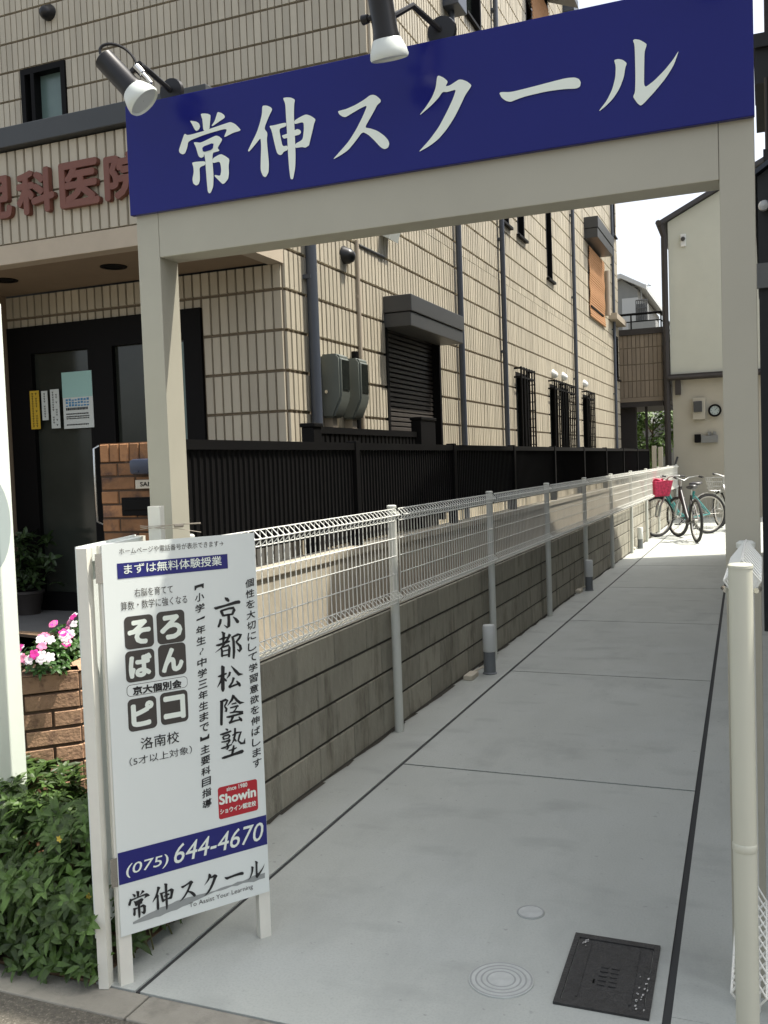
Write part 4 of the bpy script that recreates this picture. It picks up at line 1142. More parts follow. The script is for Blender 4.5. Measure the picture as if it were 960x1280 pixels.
def leaf(mb, p, d, up, ln, w, droop=.25):
    d = d.normalized(); s = d.cross(up)
    if s.length < 1e-3: s = Vector((1, 0, 0))
    s.normalize(); n = s.cross(d)
    a = p; b1 = p + d * ln * .4 + n * ln * .06; b2 = p + d * ln * .75 - n * ln * droop * .3; c = p + d * ln - n * ln * droop
    mb.t = random.random()
    mb.raw([a, b1 + s * w * .5 + n * w * .12, b1, b1 - s * w * .5 + n * w * .12, b2 + s * w * .38 + n * w * .08, b2, b2 - s * w * .38 + n * w * .08, c],
           [(0, 1, 2), (0, 2, 3), (1, 4, 5, 2), (2, 5, 6, 3), (4, 7, 5), (5, 7, 6)])
def rosette(mb, p, axis, n, ln, w):
    axis = axis.normalized(); a = Vector((0, 0, 1)) if abs(axis.z) < .8 else Vector((1, 0, 0))
    e1 = axis.cross(a).normalized(); e2 = axis.cross(e1); ph = random.uniform(0, 6)
    for k in range(n):
        A_ = ph + 2 * PI * k / n + random.uniform(-.3, .3)
        d = e1 * math.cos(A_) + e2 * math.sin(A_) + axis * random.uniform(.1, .7)
        leaf(mb, p, d, axis, ln * random.uniform(.7, 1.15), w * random.uniform(.8, 1.15), random.uniform(.1, .4))
# dark bush at the lower left
def bush_height(x, y):
    f = max(0, min(1, (y - 2.16) / .26)); e = max(0, min(1, (-1.80 - x) / .16))
    return (.22 + .16 * f ** .8 + .05 * math.sin(x * 9) + .04 * math.sin(y * 13 + x * 5)) * (e ** .6)
t = thing('shrub', 'dense dark green leafy shrub with small yellow flowers at the kerb', 'shrub', (-2.35, 2.5, 0))
fol, stm = MB(), MB()
for k in range(1150):
    x = random.uniform(-3.0, -1.83); y = random.uniform(2.16, 2.84)
    h = bush_height(x, y)
    if h < .05: continue
    z = h * (1 - .75 * random.random() ** 2.2)
    if y < 2.3: z = h * random.random()
    p = Vector((x, y, max(.02, z)))
    ax = Vector((random.uniform(-.5, .5) + (.5 if x > -2.0 else 0), -random.uniform(.1, .9) if y < 2.45 else random.uniform(-.4, .3), .8))
    rosette(fol, p, ax, random.randint(5, 8), random.uniform(.045, .068), .020)
    if k % 3 == 0: stm.tube([(x + random.uniform(-.05, .05), y + random.uniform(0, .08), -.01), p], .003, 5, .0015)
for k in range(260):
    x = random.uniform(-2.9, -1.84); y = random.uniform(2.12, 2.22); p = Vector((x, y, random.uniform(.02, .30)))
    rosette(fol, p, Vector((random.uniform(-.4, .4), -random.uniform(.4, 1), .5)), random.randint(4, 7), random.uniform(.04, .062), .020)
fol.build('foliage', M['leaf'], t); stm.build('stem', M['stem'], t)
for (px, pyy) in ((58, 1188), (90, 1040), (126, 1110), (60, 1222)):
    p = onY(px, pyy, 2.24 + random.uniform(0, .02)); p.z = max(p.z, .03); mb = MB(); p += Vector((0, -.055, 0))
    for q in range(5):
        a = q * 2 * PI / 5; leaf(mb, p, Vector((math.cos(a), -.25, math.sin(a))), Vector((0, -1, 0)), .012, .008, .1)
    mb.build('flower', M['yellow'], t)
mb = MB(); mb.box(-3.2, -1.86, 2.171, 2.9, -.03, .004); struct('planting_bed', mb, M['soil'])
# vinca clumps
def petal_flower(mb, p, axis, r):
    axis = axis.normalized(); a = Vector((0, 0, 1)) if abs(axis.z) < .8 else Vector((1, 0, 0))
    e1 = axis.cross(a).normalized(); e2 = axis.cross(e1); ph = random.uniform(0, 6); mb.t = random.random()
    for k in range(5):
        A_ = ph + k * 2 * PI / 5; d = e1 * math.cos(A_) + e2 * math.sin(A_); s = axis.cross(d)
        mb.raw([p, p + d * r * .6 + s * r * .42 + axis * r * .1, p + d * r + s * r * .2, p + d * r - s * r * .2, p + d * r * .6 - s * r * .42 + axis * r * .1], [(0, 1, 2, 3, 4)])
vl = ['flowering clump with white and pale pink blooms at the front of the planter', 'flowering clump with one bright magenta bloom in the middle of the planter', 'taller flowering clump with magenta and white blooms beside the white board']
cl = [(46, 826, 24, [('petalwhite', 8), ('rose', 5), ('pink', 2)]), (72, 814, 22, [('pink', 4), ('rose', 4), ('petalwhite', 4)]), (104, 806, 26, [('petalwhite', 6), ('pink', 4), ('rose', 3)])]
for i, (px, pyy, n, fl) in enumerate(cl):
    base = onZ(px, pyy + 22 - i * 8, .71); base.y += .05; rad = .10
    t = thing('flower_clump', vl[i], 'flowers', base, 'flowering clumps in the brick planter')
    mb = MB()
    for k in range(120):
        d = Vector((random.gauss(0, 1), random.gauss(0, 1), abs(random.gauss(0, .9)) + .1)).normalized()
        p = base + Vector((d.x * rad, d.y * rad, d.z * rad * 1.25)) * random.uniform(.5, 1) + Vector((0, 0, .02))
        rosette(mb, p, d + Vector((0, 0, .4)), 4, .034, .017)
    mb.build('leaves', M['leaf2'], t)
    for mt, cnt in fl:
        for k in range(cnt):
            a = random.uniform(-2.9, -.2); e = random.uniform(.25, 1.2)
            d = Vector((math.cos(a) * math.cos(e), math.sin(a) * math.cos(e), math.sin(e)))
            p = base + Vector((d.x * rad, d.y * rad, d.z * rad * 1.35)) * 1.12 + Vector((0, 0, .03))
            mb = MB(); petal_flower(mb, p, d + Vector((.2, -.5, .2)), .021); mb.build('flower', M[mt], t)
# potted plant by the door
pb = onY(35, 735, 5.85); pb.z = .41
t = thing('potted_plant', 'dark leafy potted plant in the shaded entrance', 'plant', (pb.x, pb.y, .41))
mb = MB(); mb.lathe((pb.x, pb.y, .41), (0, 0, 1), [(0, .085), (.16, .115), (.17, .125), (.19, .125), (.19, .105), (.175, .10)], 20); mb.build('pot', M['darkwood'], t, True)
mb = MB()
for k in range(70):
    p = Vector((pb.x + random.gauss(0, .09), pb.y + random.gauss(0, .09), .62 + random.uniform(0, .42)))
    rosette(mb, p, Vector((random.uniform(-1, 1), random.uniform(-1, .6), .8)), 5, .09, .035)
mb.build('foliage', M['shadeleaf'], t)
# brick pier
py_ = 3.95; a = onY(124.5, 556, py_)
X0, X1, ZT_ = a.x, onY(203, 556, py_).x, a.z
t = thing('brick_pier', 'orange and brown brick pier with a letterbox, behind the left gate post', 'pier', ((X0 + X1) / 2, py_ + .1, 0))
mb = MB()
tiles(mb, (0, py_, 0), (1, 0, 0), (0, -1, 0), X0, X1, 0, ZT_ - .095, .215, .0715, .010, .010, .006, uref=X0, zref=ZT_ - .095 - 30 * .0715, bond=True)
tiles(mb, (0, py_, 0), (1, 0, 0), (0, -1, 0), X0, X1, ZT_ - .092, ZT_, .062, .092, .008, .002, .008, uref=X0, zref=ZT_ - .092)
tiles(mb, (X1, 0, 0), (0, 1, 0), (1, 0, 0), py_, py_ + .22, 0, ZT_, .11, .0715, .010, .010, .006, uref=py_, zref=ZT_ - 30 * .0715, bond=True)
mb.cur = 0; mb.box(X0 + .001, X1 - .001, py_ + .001, py_ + .22, ZT_ - .002, ZT_ + .004); mb.cur = 1; mb.face([(X0, py_ + .22, 0), (X0, py_, 0), (X0, py_, ZT_), (X0, py_ + .22, ZT_)])
mb.build('brickwork', [M['pierbrick'], M['mortar']], t)
q0 = onY(166, 574, py_ - .01); q1 = onY(186, 593, py_ - .01)
mb = MB(); mb.box(q0.x, q0.x + .14, py_ - .05, py_ - .007, q1.z, q0.z, .018); mb.box(q0.x + .03, q0.x + .06, py_ - .054, py_ - .05, q1.z + .012, q1.z + .02); mb.build('intercom', M['boxblue'], t, True)
q0 = onY(170, 600, py_ - .01); q1 = onY(170, 611, py_ - .01)
mb = MB(); mb.box(q0.x, q0.x + .13, py_ - .018, py_ - .0075, q1.z, q0.z, .002); npl = mb.build('name_plate', M['plate'], t)
mb = MB(); put_text(mb, 'SAN', lambda a_, c_: Vector((a_, py_ - .0192, c_)), q0.x + .03, q0.x + .105, q1.z + .011, q0.z - .011, .03); mb.build('lettering', M['ink'], npl)
q0 = onY(152, 622, py_ - .01); q1 = onY(152, 645, py_ - .01)
mb = MB(); mb.box(q0.x, q0.x + .2, py_ - .014, py_ - .0075, q1.z, q0.z, .003); mb.box(q0.x + .02, q0.x + .18, py_ - .022, py_ - .014, q1.z + .03, q0.z - .012, .003); mb.build('letterbox', M['black'], t)

# ================================================================== FAR END: house, balcony block, background
HY = 23.4
t = thing('white_house', 'white two storey house with a dark band, at the end of the path', 'house', (0, HY + 3, 0))
hl = onY(837, 400, HY); xr = 3.2
ZM = onY(870, 470, HY).z
zl = onY(833, 278, HY).z; zr_ = onY(903, 236, HY).z; xl = hl.x; xg = onY(903, 236, HY).x
slope = (zr_ - zl) / (xg - xl); xm = 1.2; zrid = zl + slope * (xm - xl)
mb = MB(); mb.prism([(xl, HY, ZM), (xr, HY, ZM), (xr, HY, zl + slope * (2 * xm - xr - xl)), (xm, HY, zrid), (xl, HY, zl)], (0, 3.6, 0)); mb.build('upper_wall', M['houseup'], t)
mb = MB(); mb.box(xl + .03, xr - .03, HY + .06, HY + 3.5, -.02, ZM - .002); mb.build('lower_wall', M['houselow'], t)
mb = MB(); mb.box(xl - .08, xr, HY - .09, HY + .06, ZM - .07, ZM + .07, .01); mb.tube([(xl - .05, HY - .11, ZM - .02), (xr, HY - .11, ZM - .02)], .05, 10); mb.box(xl + .1, xl + .22, HY - .08, HY + .05, ZM - .42, ZM - .07)
mb.build('band', M['darkwood'], t)
mb = MB(); e = .14
for sx in (1, -1):
    x0_ = xm + sx * 0; x1_ = xm - sx * (xm - xl + .16)
    zz0 = zrid; zz1 = zl - slope * .16
    mb.prism([(x0_, HY - e, zz0 + .02), (x1_, HY - e, zz1 + .02), (x1_, HY - e, zz1 + .12), (x0_, HY - e, zz0 + .12)], (0, 3.8, 0))
mb.build('roof', M['roof'], t)
mb = MB(); mb.tube([(xl - .09, HY - .02, .0), (xl - .09, HY - .02, zl - .35)], .075, 10); mb.tube([(xl - .09, HY - .02, zl - .35), (xl - .17, HY - .04, zl - .02)], .06, 10, .1); mb.tube([(xl - .2, HY - .15, zl - .02), (xl - .2, HY + 3.6, zl - .02)], .07, 8)
mb.build('gutter', M['darkwood'], t)
mb = MB(); a = onY(865.5, 498, HY); c = onY(882, 524, HY); mb.box(a.x, c.x, HY - .06, HY + .058, c.z, a.z, .01); mm = mb.build('meter_board', M['houselow'], t)
mb = MB(); a = onY(867, 502, HY); c = onY(878, 515, HY); mb.box(a.x, c.x, HY - .12, HY - .062, c.z, a.z, .01); mb.build('meter', M['darkgrey'], mm)
a = onY(893.5, 513, HY - .05); mb = MB(); mb.lathe((a.x, HY + .06, a.z), (0, -1, 0), [(0, .13), (.1, .13), (.11, .12)], 24); mb.torus((a.x, HY - .05, a.z), (0, 1, 0), .125, .025, 28, 8); mb.build('dial_rim', M['black'], t, True)
mb = MB(); mb.lathe((a.x, HY - .051, a.z), (0, -1, 0), [(0, .112), (.006, .112)], 24); mb.build('dial_face', M['greyprint'], t)
mb = MB()
for k in range(8):
    A_ = k * PI / 4; mb.obox((a.x + .08 * math.cos(A_) - .008, HY - .062, a.z + .08 * math.sin(A_) - .008), (.016, 0, 0), (0, .003, 0), (0, 0, .016))
mb.obox((a.x - .006, HY - .062, a.z), (.012, 0, 0), (0, .003, 0), (.05, 0, .06)); mb.build('dial_hand', M['ink'], t)
a = onY(868, 543, HY); mb = MB(); mb.box(a.x, a.x + .14, HY - .03, HY + .058, a.z - .2, a.z, .01); mb.build('socket', M['black'], t)
mb = MB(); mb.box(a.x + .15, a.x + .52, HY - .04, HY + .058, a.z - .21, a.z - .04, .01); mb.box(a.x + .3, a.x + .36, HY - .04, HY + .05, a.z - .03, a.z + .05); mb.box(a.x + .42, a.x + .48, HY - .04, HY + .05, a.z - .03, a.z + .05); mb.build('valve_box', M['greyside'], t)
a = onY(854, 300, HY); mb = MB(); mb.box(a.x - .06, a.x + .06, HY - .05, HY - .002, a.z - .16, a.z + .13, .01); lb = mb.build('bracket_light', M['opal'], t)
mb = MB(); mb.lathe((a.x, HY - .05, a.z + .02), (0, -1, -.3), [(0, .05), (.06, .05), (.07, .03)], 12); mb.build('lamp_head', M['darkgrey'], lb)
mb = MB(); mb.box(-2.0, .2, HY - .12, HY + .0, 0, .09); mb.build('plinth', M['houselow'], t)
# broom
a = onY(838, 598, HY - .3); c = onY(847, 571, HY - .05)
t = thing('broom', 'broom handle leaning against the white house wall', 'broom', (a.x - .05, HY - .35, 0))
mb = MB(); mb.tube([(a.x - .22, HY - .38, .2), c], .024, 8); mb.build('handle', M['darkgrey'], t)
mb = MB(); mb.hexa([(a.x - .32, HY - .44, 0), (a.x - .12, HY - .44, 0), (a.x - .12, HY - .34, 0), (a.x - .32, HY - .34, 0), (a.x - .26, HY - .41, .24), (a.x - .18, HY - .41, .24), (a.x - .18, HY - .37, .24), (a.x - .26, HY - .37, .24)]); mb.build('bristles', M['bark'], t)
# white gate pier at the end of the black fence
a = onX(816.5, 600, BX); p = onY(822, 580, 22.4)
t = thing('end_pillar', 'slim white pillar at the far end of the black fence', 'pillar', (p.x, 22.4, 0))
for dx in (-.07, .07):
    mb = MB(); mb.box(p.x + dx - .05, p.x + dx + .05, 22.35, 22.49, -.01, 1.72 - (.03 if dx > 0 else 0), .01); mb.build('shaft', M['houselow'], t)
# balcony block
t = thing('balcony_block', 'tiled balcony block with a black railing bridging over a dark passage', 'building', (-3, 24.5, 0))
BYY = 23.6; bx0, bx1 = -6.0, onY(827.5, 460, BYY).x; bz0 = onY(800, 502, BYY).z; bz1 = onY(800, 412, BYY).z
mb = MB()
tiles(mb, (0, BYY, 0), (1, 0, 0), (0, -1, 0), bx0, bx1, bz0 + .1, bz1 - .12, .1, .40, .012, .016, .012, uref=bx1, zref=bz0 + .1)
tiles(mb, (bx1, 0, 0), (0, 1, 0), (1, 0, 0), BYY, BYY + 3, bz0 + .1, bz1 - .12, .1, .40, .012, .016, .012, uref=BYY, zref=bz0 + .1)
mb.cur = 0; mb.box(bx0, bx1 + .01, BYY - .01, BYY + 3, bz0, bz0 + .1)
mb.build('wall', [M['shadetile'], M['grout']], t)
mb = MB(); mb.box(bx0, bx1 + .06, BYY - .06, BYY + 3, bz1 - .12, bz1 + .02); mb.box(bx0, bx1, BYY + .0, BYY + 3, bz0 - .12, bz0 - .002); mb.build('coping', M['darkwood'], t)
mb = MB(); rz = bz1 + .38
mb.tube([(bx0, BYY, rz), (bx1, BYY, rz), (bx1, BYY + 3, rz)], .03, 8); mb.tube([(bx0, BYY, bz1 + .2), (bx1, BYY, bz1 + .2), (bx1, BYY + 3, bz1 + .2)], .016, 6)
for k in range(6): mb.tube([(bx1 - k * .7, BYY, bz1), (bx1 - k * .7, BYY, rz)], .02, 6)
for k in range(1, 4): mb.tube([(bx1, BYY + k, bz1), (bx1, BYY + k, rz)], .02, 6)
mb.build('railing', M['black'], t)
mb = MB(); mb.box(bx0, -2.95, BYY + .3, BYY + .5, 0, bz0 - .121); mb.box(-2.72, -2.66, BYY + .2, BYY + .26, 0, bz0 - .121); mb.build('pier_wall', M['darkwood'], t)
# carport roof and tree beyond the passage
t = thing('carport', 'pale metal carport roof seen beyond the dark passage', 'carport', (-3, 31, 0))
mb = MB()
for k in range(16): mb.prism([(-5 + k * .3, 31.6, 3.05), (-4.72 + k * .3, 31.6, 3.05), (-4.72 + k * .3, 31.6, 3.09), (-5 + k * .3, 31.6, 3.09)], (0, 3.6, .5))
mb.build('roof_sheet', M['metalroof'], t)
mb = MB()
for x in (-4.9, -.5):
    for y in (31.7, 35): mb.tube([(x, y, 0), (x, y, 3.1 + (y - 31.6) * .138)], .05, 8)
mb.build('post', M['darkgrey'], t)
tp = onY(817, 545, 29.5); TX, TY = tp.x, 29.5
t = thing('tree', 'small bright green leafy tree seen through the passage under the balcony', 'tree', (TX, TY, 0))
mb = MB(); mb.tube([(TX, TY, 0), (TX + .05, TY, .8), (TX - .05, TY - .05, 1.6), (TX, TY, 2.6)], .07, 8, .02)
for k in range(9):
    a = k * 2.4; mb.tube([(TX, TY, .9 + k * .17), (TX + .5 * math.cos(a), TY + .5 * math.sin(a), 1.3 + k * .18)], .022, 6, .006)
mb.build('trunk', M['bark'], t)
mb = MB()
for k in range(800):
    c0 = random.choice([(-.2, 0, 2.7, .42), (.25, -.1, 1.9, .4), (-.35, 0, 1.7, .4), (.4, .1, 2.7, .4), (0, -.1, 1.2, .38), (.7, 0, 2.3, .34), (-.5, 0, 2.4, .35)])
    d = Vector((random.gauss(0, 1), random.gauss(0, 1), random.gauss(0, 1))).normalized() * c0[3] * random.random() ** .4
    rosette(mb, Vector((TX + c0[0], TY + c0[1], c0[2])) + d, d + Vector((0, 0, .3)), 4, .13, .065)
mb.build('crown', M['treeleaf'], t)
t = thing('garden_wall', 'shaded grey wall behind the small tree', 'wall', (-2, 36, 0))
mb = MB(); mb.box(-8, 3, 36, 36.2, 0, 2.6); mb.box(-8.02, 3.02, 35.97, 36.23, 2.6, 2.68); mb.build('wall', M['greyside'], t)
# grey house behind with aerial
t = thing('grey_house', 'grey sided house with an aerial behind the balcony', 'house', (-6, 42, 0))
GH = 38.0
a = onY(777, 350, GH); c = onY(797, 362, GH)
mb = MB(); mb.prism([(a.x - 5, GH, 0), (c.x, GH, 0), (c.x, GH, c.z), (a.x, GH, a.z), (a.x - 5, GH, a.z - 1.2)], (0, 8, 0)); mb.build('wall', M['greyside'], t)
d1 = Vector((c.x - a.x, 0, c.z - a.z)); 
mb = MB(); mb.prism([(a.x, GH - .3, a.z + .03), (c.x + .35, GH - .3, c.z - .06), (c.x + .35, GH - .3, c.z + .1), (a.x, GH - .3, a.z + .2)], (0, 8.6, 0)); mb.prism([(a.x, GH - .3, a.z + .03), (a.x - 5.3, GH - .3, a.z - 1.25), (a.x - 5.3, GH - .3, a.z - 1.08), (a.x, GH - .3, a.z + .2)], (0, 8.6, 0)); mb.build('roof', M['metalroof'], t)
mb = MB(); mb.box(c.x - .6, c.x - .0, GH - .04, GH - .002, 0, c.z - .3); mb.build('corner_panel', M['metalroof'], t)
p = onY(802, 385, GH); pt = onY(802, 357, GH)
mb = MB(); mb.tube([(p.x, GH, 6), (p.x, GH, pt.z)], .03, 6); mb.tube([(p.x - .35, GH, pt.z), (p.x + .35, GH + .2, pt.z)], .018, 6)
for k in range(6): mb.tube([(p.x - .3 + k * .12, GH - .22, pt.z), (p.x - .3 + k * .12, GH + .26, pt.z)], .012, 5)
mb.build('aerial', M['greyside'], t)
q0 = onY(797, 382, GH - .5); q1 = onY(811, 402, GH - .5)
mb = MB(); mb.box(q0.x, q1.x, GH - .9, GH - .5, q1.z, q0.z); mb.box(q0.x - .3, q1.x + .3, GH - 1.0, GH, q1.z - .3, q1.z); 
mb.build('air_conditioner', M['greyside'], t)
mb = MB()
zt2 = q0.z + .12
for z in (zt2, zt2 - .3): mb.tube([(q0.x, GH - 1, z), (q1.x, GH - 1, z)], .03, 6)
for k in range(7): mb.tube([(q0.x + k * (q1.x - q0.x) / 6, GH - 1, q1.z), (q0.x + k * (q1.x - q0.x) / 6, GH - 1, zt2)], .02, 5)
mb.build('balustrade', M['darkgrey'], t)

# ================================================================== RIGHT-HAND HOUSES (they shade the path)
t = thing('render_house', 'grey brown rendered house right beside the path, nearest the street', 'house', (3, 5, 0))
mb = MB(); mb.box(.5, 6, 3.32, 4.4, -.02, 5.80); mb.box(.5, 6, 4.4, 6.35, -.02, 6.17); mb.build('wall', M['rightwall'], t)  # out of view; stepped height shaped for the shade it casts
mb = MB(); mb.prism([(.5, 2.5, 0), (.5, 3.318, 0), (.5, 3.318, 4.9), (.5, 2.5, 3.0)], (4, 0, 0)); mb.build('shade_wedge', M['rightwall'], t)  # added unseen wedge, sloped so the front slabs fall in shade
mb = MB(); mb.box(.49, 6.1, 3.30, 4.39, 5.80, 5.88); mb.box(.49, 6.1, 4.391, 6.35, 6.17, 6.25); mb.build('parapet', M['roof'], t)
t = thing('dark_house', 'dark sided house with a gable roof right of the path, behind the gate post', 'house', (3, 11, 0))
mb = MB(); mb.prism([(.5, 6.36, -.02), (.5, 15.32, -.02), (.5, 15.22, 5.5), (.5, 9.8, 8.1), (.5, 6.36, 7.0)], (5.5, 0, 0)); mb.build('wall', M['darkhouse'], t)
mb = MB(); mb.prism([(.47, 6.3, 6.98), (.47, 9.8, 8.1), (.47, 9.8, 8.22), (.47, 6.3, 7.10)], (5.6, 0, 0)); mb.prism([(.47, 9.8, 8.1), (.47, 15.3, 5.46), (.47, 15.3, 5.58), (.47, 9.8, 8.22)], (5.6, 0, 0)); mb.build('roof', M['roof'], t)
s0_ = onY(945, 218, 8.4)
mb = MB(); mb.prism([(s0_.x + .01, 8.4, -.02), (.498, 8.4, -.02), (.498, 8.4, s0_.z + .34), (s0_.x + .01, 8.4, s0_.z - .02)], (0, 6.6, 0)); mb.build('lean_to', M['darkhouse'], t)
mb = MB(); mb.prism([(s0_.x - .02, 8.35, s0_.z - .02), (.498, 8.35, s0_.z + .35), (.498, 8.35, s0_.z + .39), (s0_.x - .02, 8.35, s0_.z + .02)], (0, 6.7, 0)); mb.build('lean_to_roof', M['pipe'], t)
e0 = onY(944, 105, 9.2); e1_ = onY(944, 45, 9.2)
mb = MB(); mb.box(e0.x, .498, 9.2, 10.6, e0.z, e1_.z - .12); mb.box(e0.x - .01, .499, 9.15, 10.65, e1_.z - .119, e1_.z); mb.build('balcony', M['darkhouse'], t)
mb = MB(); mb.box(.045, .498, 9.3, 10.5, e1_.z + .001, 6.9); mb.build('bay', M['darkwood'], t)
mb = MB(); mb.tube([(.055, 9.1, s0_.z + .0), (.055, 9.1, e0.z)], .022, 8); b0 = onY(957, 195, 9.1); mb.box(b0.x - .02, .06, 9.06, 9.14, b0.z - .05, b0.z + .05); mb.build('downpipe', M['darkwood'], t)
a = onY(955, 257, 8.38); mb = MB(); mb.lathe((a.x, 8.39, a.z), (0, -1, -.2), [(0, .03), (.05, .045), (.09, .035), (.1, .01)], 14); mb.build('vent_hood', M['opal'], t, True)
a = onY(951, 345, 8.38); mb = MB(); mb.box(a.x - .03, a.x + .06, 8.36, 8.399, a.z - .1, a.z + .1); mb.build('panel', M['greyside'], t)
# small scooter-like clutter behind right post: grey drum
# ================================================================== BICYCLES
def bicycle(name, label, rear, front, frame_m, basket_m=None, fender=True, scale=1.0, steer=0.0, wire_basket=False, rear_basket=False):
    rear = Vector(rear); front = Vector(front); d = front - rear; ang = math.atan2(d.y, d.x)
    t = thing(name, label, 'bicycle', (rear.x, rear.y, 0), 'bicycles parked at the end of the path', ang)
    R_ = .335 * scale; wb = max(.98 * scale, min(d.length, 1.12 * scale))
    hs = Vector((wb - .17 * scale, 0, .80 * scale)); BB = Vector((.42 * scale, 0, .27 * scale)); RC = Vector((0, 0, R_)); FC = Vector((wb, 0, R_))
    ST = Vector((.27 * scale, 0, .72 * scale)); cs, sn = math.cos(steer), math.sin(steer)
    def steerp(p):   # rotate about the head tube base
        v = p - Vector((FC.x - .05, 0, 0)); return Vector((v.x * cs - v.y * sn + FC.x - .05, v.x * sn + v.y * cs, v.z))
    def wheel(c, axis):
        mb = MB(); mb.torus(c, axis, R_ - .024, .026, 44, 8); w = mb.build('wheel', M['tyre'], t, True)
        mb = MB(); mb.torus(c, axis, R_ - .054, .013, 44, 6); mb.lathe(c - Vector(axis) * .03, axis, [(0, .02), (.06, .02)], 10); mb.build('rim', M['rim'], w, True)
        mb = MB(); ax = Vector(axis); e1 = ax.cross(Vector((0, 0, 1))).normalized(); e2 = ax.cross(e1)
        for k in range(18):
            A_ = k * 2 * PI / 18; mb.tube([c + ax * (.02 if k % 2 else -.02), c + (e1 * math.cos(A_) + e2 * math.sin(A_)) * (R_ - .045)], .0022, 4)
        mb.build('spokes', M['rim'], w)
    wheel(RC, (0, 1, 0)); fa = Vector((-sn, cs, 0)); fc = steerp(FC); wheel(fc, fa)
    mb = MB(); r = .022 * scale
    mb.tube([hs + Vector((0, 0, -.03)), Vector((.6, 0, .40)) * scale, BB], r * 1.35, 10); mb.tube([hs + Vector((.01, 0, -.12)), Vector((.58, 0, .33)) * scale, BB + Vector((0, 0, .02))], r, 8)
    mb.tube([BB, ST], r, 8); mb.tube([hs + Vector((-.01, 0, .05)), hs + Vector((.04 * scale, 0, -.16 * scale))], r * 1.3, 10)
    for y in (-.045, .045):
        mb.tube([BB + Vector((0, y * .6, 0)), RC + Vector((0, y, 0))], r * .6, 6); mb.tube([ST + Vector((0, y * .4, -.08)), RC + Vector((0, y, 0))], r * .55, 6)
    mb.build('frame', M[frame_m], t, True)
    mb = MB(); top = steerp(hs + Vector((.05, 0, -.18)))
    for y in (-.05, .05): mb.tube([steerp(hs + Vector((.045, y * .8, -.16))), steerp(FC + Vector((-.04, y, .2))), steerp(FC + Vector((0, y, 0)))], r * .7, 8)
    mb.tube([hs + Vector((-.01, 0, 0)), hs + Vector((-.04, 0, .15))], r * .8, 8); mb.build('fork', M['silver'], t, True)
    mb = MB(); hb = hs + Vector((-.04, 0, .15))
    pts = [steerp(hb + Vector((-.2, -.26, .05))), steerp(hb + Vector((-.06, -.24, .07))), steerp(hb + Vector((.03, -.12, .05))), steerp(hb), steerp(hb + Vector((.03, .12, .05))), steerp(hb + Vector((-.06, .24, .07))), steerp(hb + Vector((-.2, .26, .05)))]
    mb.tube(pts, .012, 8); hbar = mb.build('handlebar', M['silver'], t, True)
    mb = MB()
    for q in (0, -1):
        a = pts[q]; c = pts[1 if q == 0 else -2]; mb.tube([a, a.lerp(c, .7)], .018, 8)
    mb.build('grip', M['bikeblack'], hbar, True)
    mb = MB(); mb.tube([ST, ST + Vector((-.03, 0, .12))], .013, 8); mb.build('seat_post', M['silver'], t, True)
    mb = MB(); c = ST + Vector((-.03, 0, .14)); bm = bmesh.new(); bmesh.ops.create_uvsphere(bm, u_segments=14, v_segments=8, radius=1)
    for v in bm.verts:
        f = v.co.x; w_ = .10 if f < 0 else .10 * (1 - f * .68)
        v.co = Vector((c.x + f * .14, c.y + v.co.y * w_, c.z + v.co.z * .04 + (.02 if f < -.5 else 0)))
    mb.frombm(bm); mb.build('saddle', M['bikeblack'], t, True)
    if fender:
        mb = MB()
        for cc, ax, a0, a1 in ((RC, Vector((0, 1, 0)), 20, 215), (fc, fa, 60, 200)):
            fwd = ax.cross(Vector((0, 0, 1)))
            for k in range(14):
                A1, A2 = math.radians(a0 + (a1 - a0) * k / 14), math.radians(a0 + (a1 - a0) * (k + 1) / 14)
                q = [cc + (fwd * math.cos(A_) * -1 + Vector((0, 0, 1)) * math.sin(A_)) * (R_ + .022) + ax * y for A_ in (A1, A2) for y in (-.026, .026)]
                mb.face([q[0], q[1], q[3], q[2]])
        mb.build('mudguard', M['silver'], t)
        mb = MB(); mb.lathe(RC + Vector((-R_ - .015, 0, .12)), (-1, 0, .2), [(0, .026), (.015, .022)], 10); mb.build('reflector', M['reflector'], t)
    mb = MB(); mb.torus(BB + Vector((0, -.05, 0)), (0, 1, 0), .085, .006, 24, 5); mb.tube([BB + Vector((0, -.07, 0)), BB + Vector((.12, -.08, -.1))], .009, 6); mb.tube([BB + Vector((0, .07, 0)), BB + Vector((-.12, .08, .1))], .009, 6)
    mb.box(BB.x + .08, BB.x + .16, -.16, -.08, BB.z - .115, BB.z - .095); mb.box(BB.x - .16, BB.x - .08, .08, .16, BB.z + .095, BB.z + .115)
    mb.tube([BB + Vector((0, -.05, .08)), RC + Vector((0, -.05, .03))], .006, 5); mb.build('crank', M['bikeblack'], t)
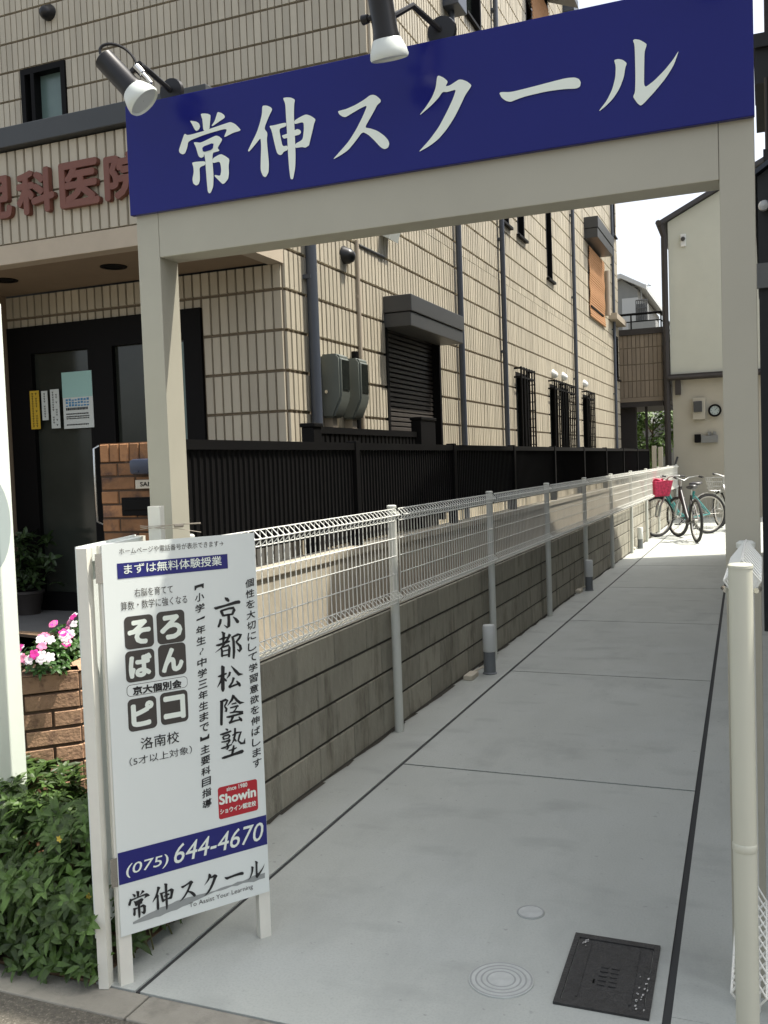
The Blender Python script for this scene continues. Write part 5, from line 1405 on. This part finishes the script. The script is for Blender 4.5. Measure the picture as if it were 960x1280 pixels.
    def basket(o, mt, solid):
        mb = MB(); L_, Wd, H_ = .40, .44, .27
        def bpnt(u, v, h): 
            k = .78 + .22 * h; return steerp(o + Vector(((u - .5) * L_ * k, (v - .5) * Wd * k, h * H_))) if not rear_basket else o + Vector(((u - .5) * L_ * k, (v - .5) * Wd * k, h * H_))
        rim_ = [(0, 0), (1, 0), (1, 1), (0, 1)]
        for h in ([0, .33, .66, 1] if not solid else [0, 1]): mb.tube([bpnt(*q, h) for q in rim_] + [bpnt(0, 0, h)], .005 if not solid else .008, 5)
        for k in range(10):
            for (u0, v0), (u1, v1) in zip(rim_, rim_[1:] + rim_[:1]):
                f = k / 10; u, v = u0 + (u1 - u0) * f, v0 + (v1 - v0) * f; mb.tube([bpnt(u, v, 0), bpnt(u, v, 1)], .0028, 4)
        for k in range(1, 8): mb.tube([bpnt(k / 8, 0, 0), bpnt(k / 8, 1, 0)], .003, 4)
        if solid:
            for (u0, v0), (u1, v1) in zip(rim_, rim_[1:] + rim_[:1]):
                for k in range(4):
                    f0, f1 = k / 4, (k + 1) / 4
                    mb.face([bpnt(u0 + (u1 - u0) * f0, v0 + (v1 - v0) * f0, .05), bpnt(u0 + (u1 - u0) * f1, v0 + (v1 - v0) * f1, .05), bpnt(u0 + (u1 - u0) * f1, v0 + (v1 - v0) * f1, .98 + .06 * (k % 2)), bpnt(u0 + (u1 - u0) * f0, v0 + (v1 - v0) * f0, .98 + .06 * ((k + 1) % 2))])
            # lumpy cover
            bm = bmesh.new(); bmesh.ops.create_icosphere(bm, subdivisions=3, radius=1); c = bpnt(.5, .5, .92)
            for v in bm.verts:
                nz = 1 + .18 * math.sin(v.co.x * 7 + 1) * math.sin(v.co.y * 9) + .12 * math.sin(v.co.z * 11)
                v.co = Vector((c.x + v.co.x * .15 * nz, c.y + v.co.y * .18 * nz, c.z + v.co.z * .075 * nz))
            mb.frombm(bm)
        mb.build('basket', M[mt], t)
    if basket_m: basket(hs + Vector((.20, 0, -.14)) if not rear_basket else ST + Vector((-.30, 0, -.05)), basket_m, not wire_basket)
    return t
bicycle('bicycle', 'teal bicycle with a bright pink covered front basket', onZ(886, 667), onZ(823, 671), 'teal', 'basketpink', True, 1.12, steer=.12)
bicycle('bicycle', 'black bicycle with no basket, its rear wheel pointing towards the path', onZ(871, 678), onZ(838, 667.5), 'bikeblack', None, False, 1.1, steer=.3)
bicycle('bicycle', 'silver bicycle with a wire basket half hidden by the gate post', onZ(930, 664), onZ(880, 655), 'silver', 'silver', True, 1.1, wire_basket=True)
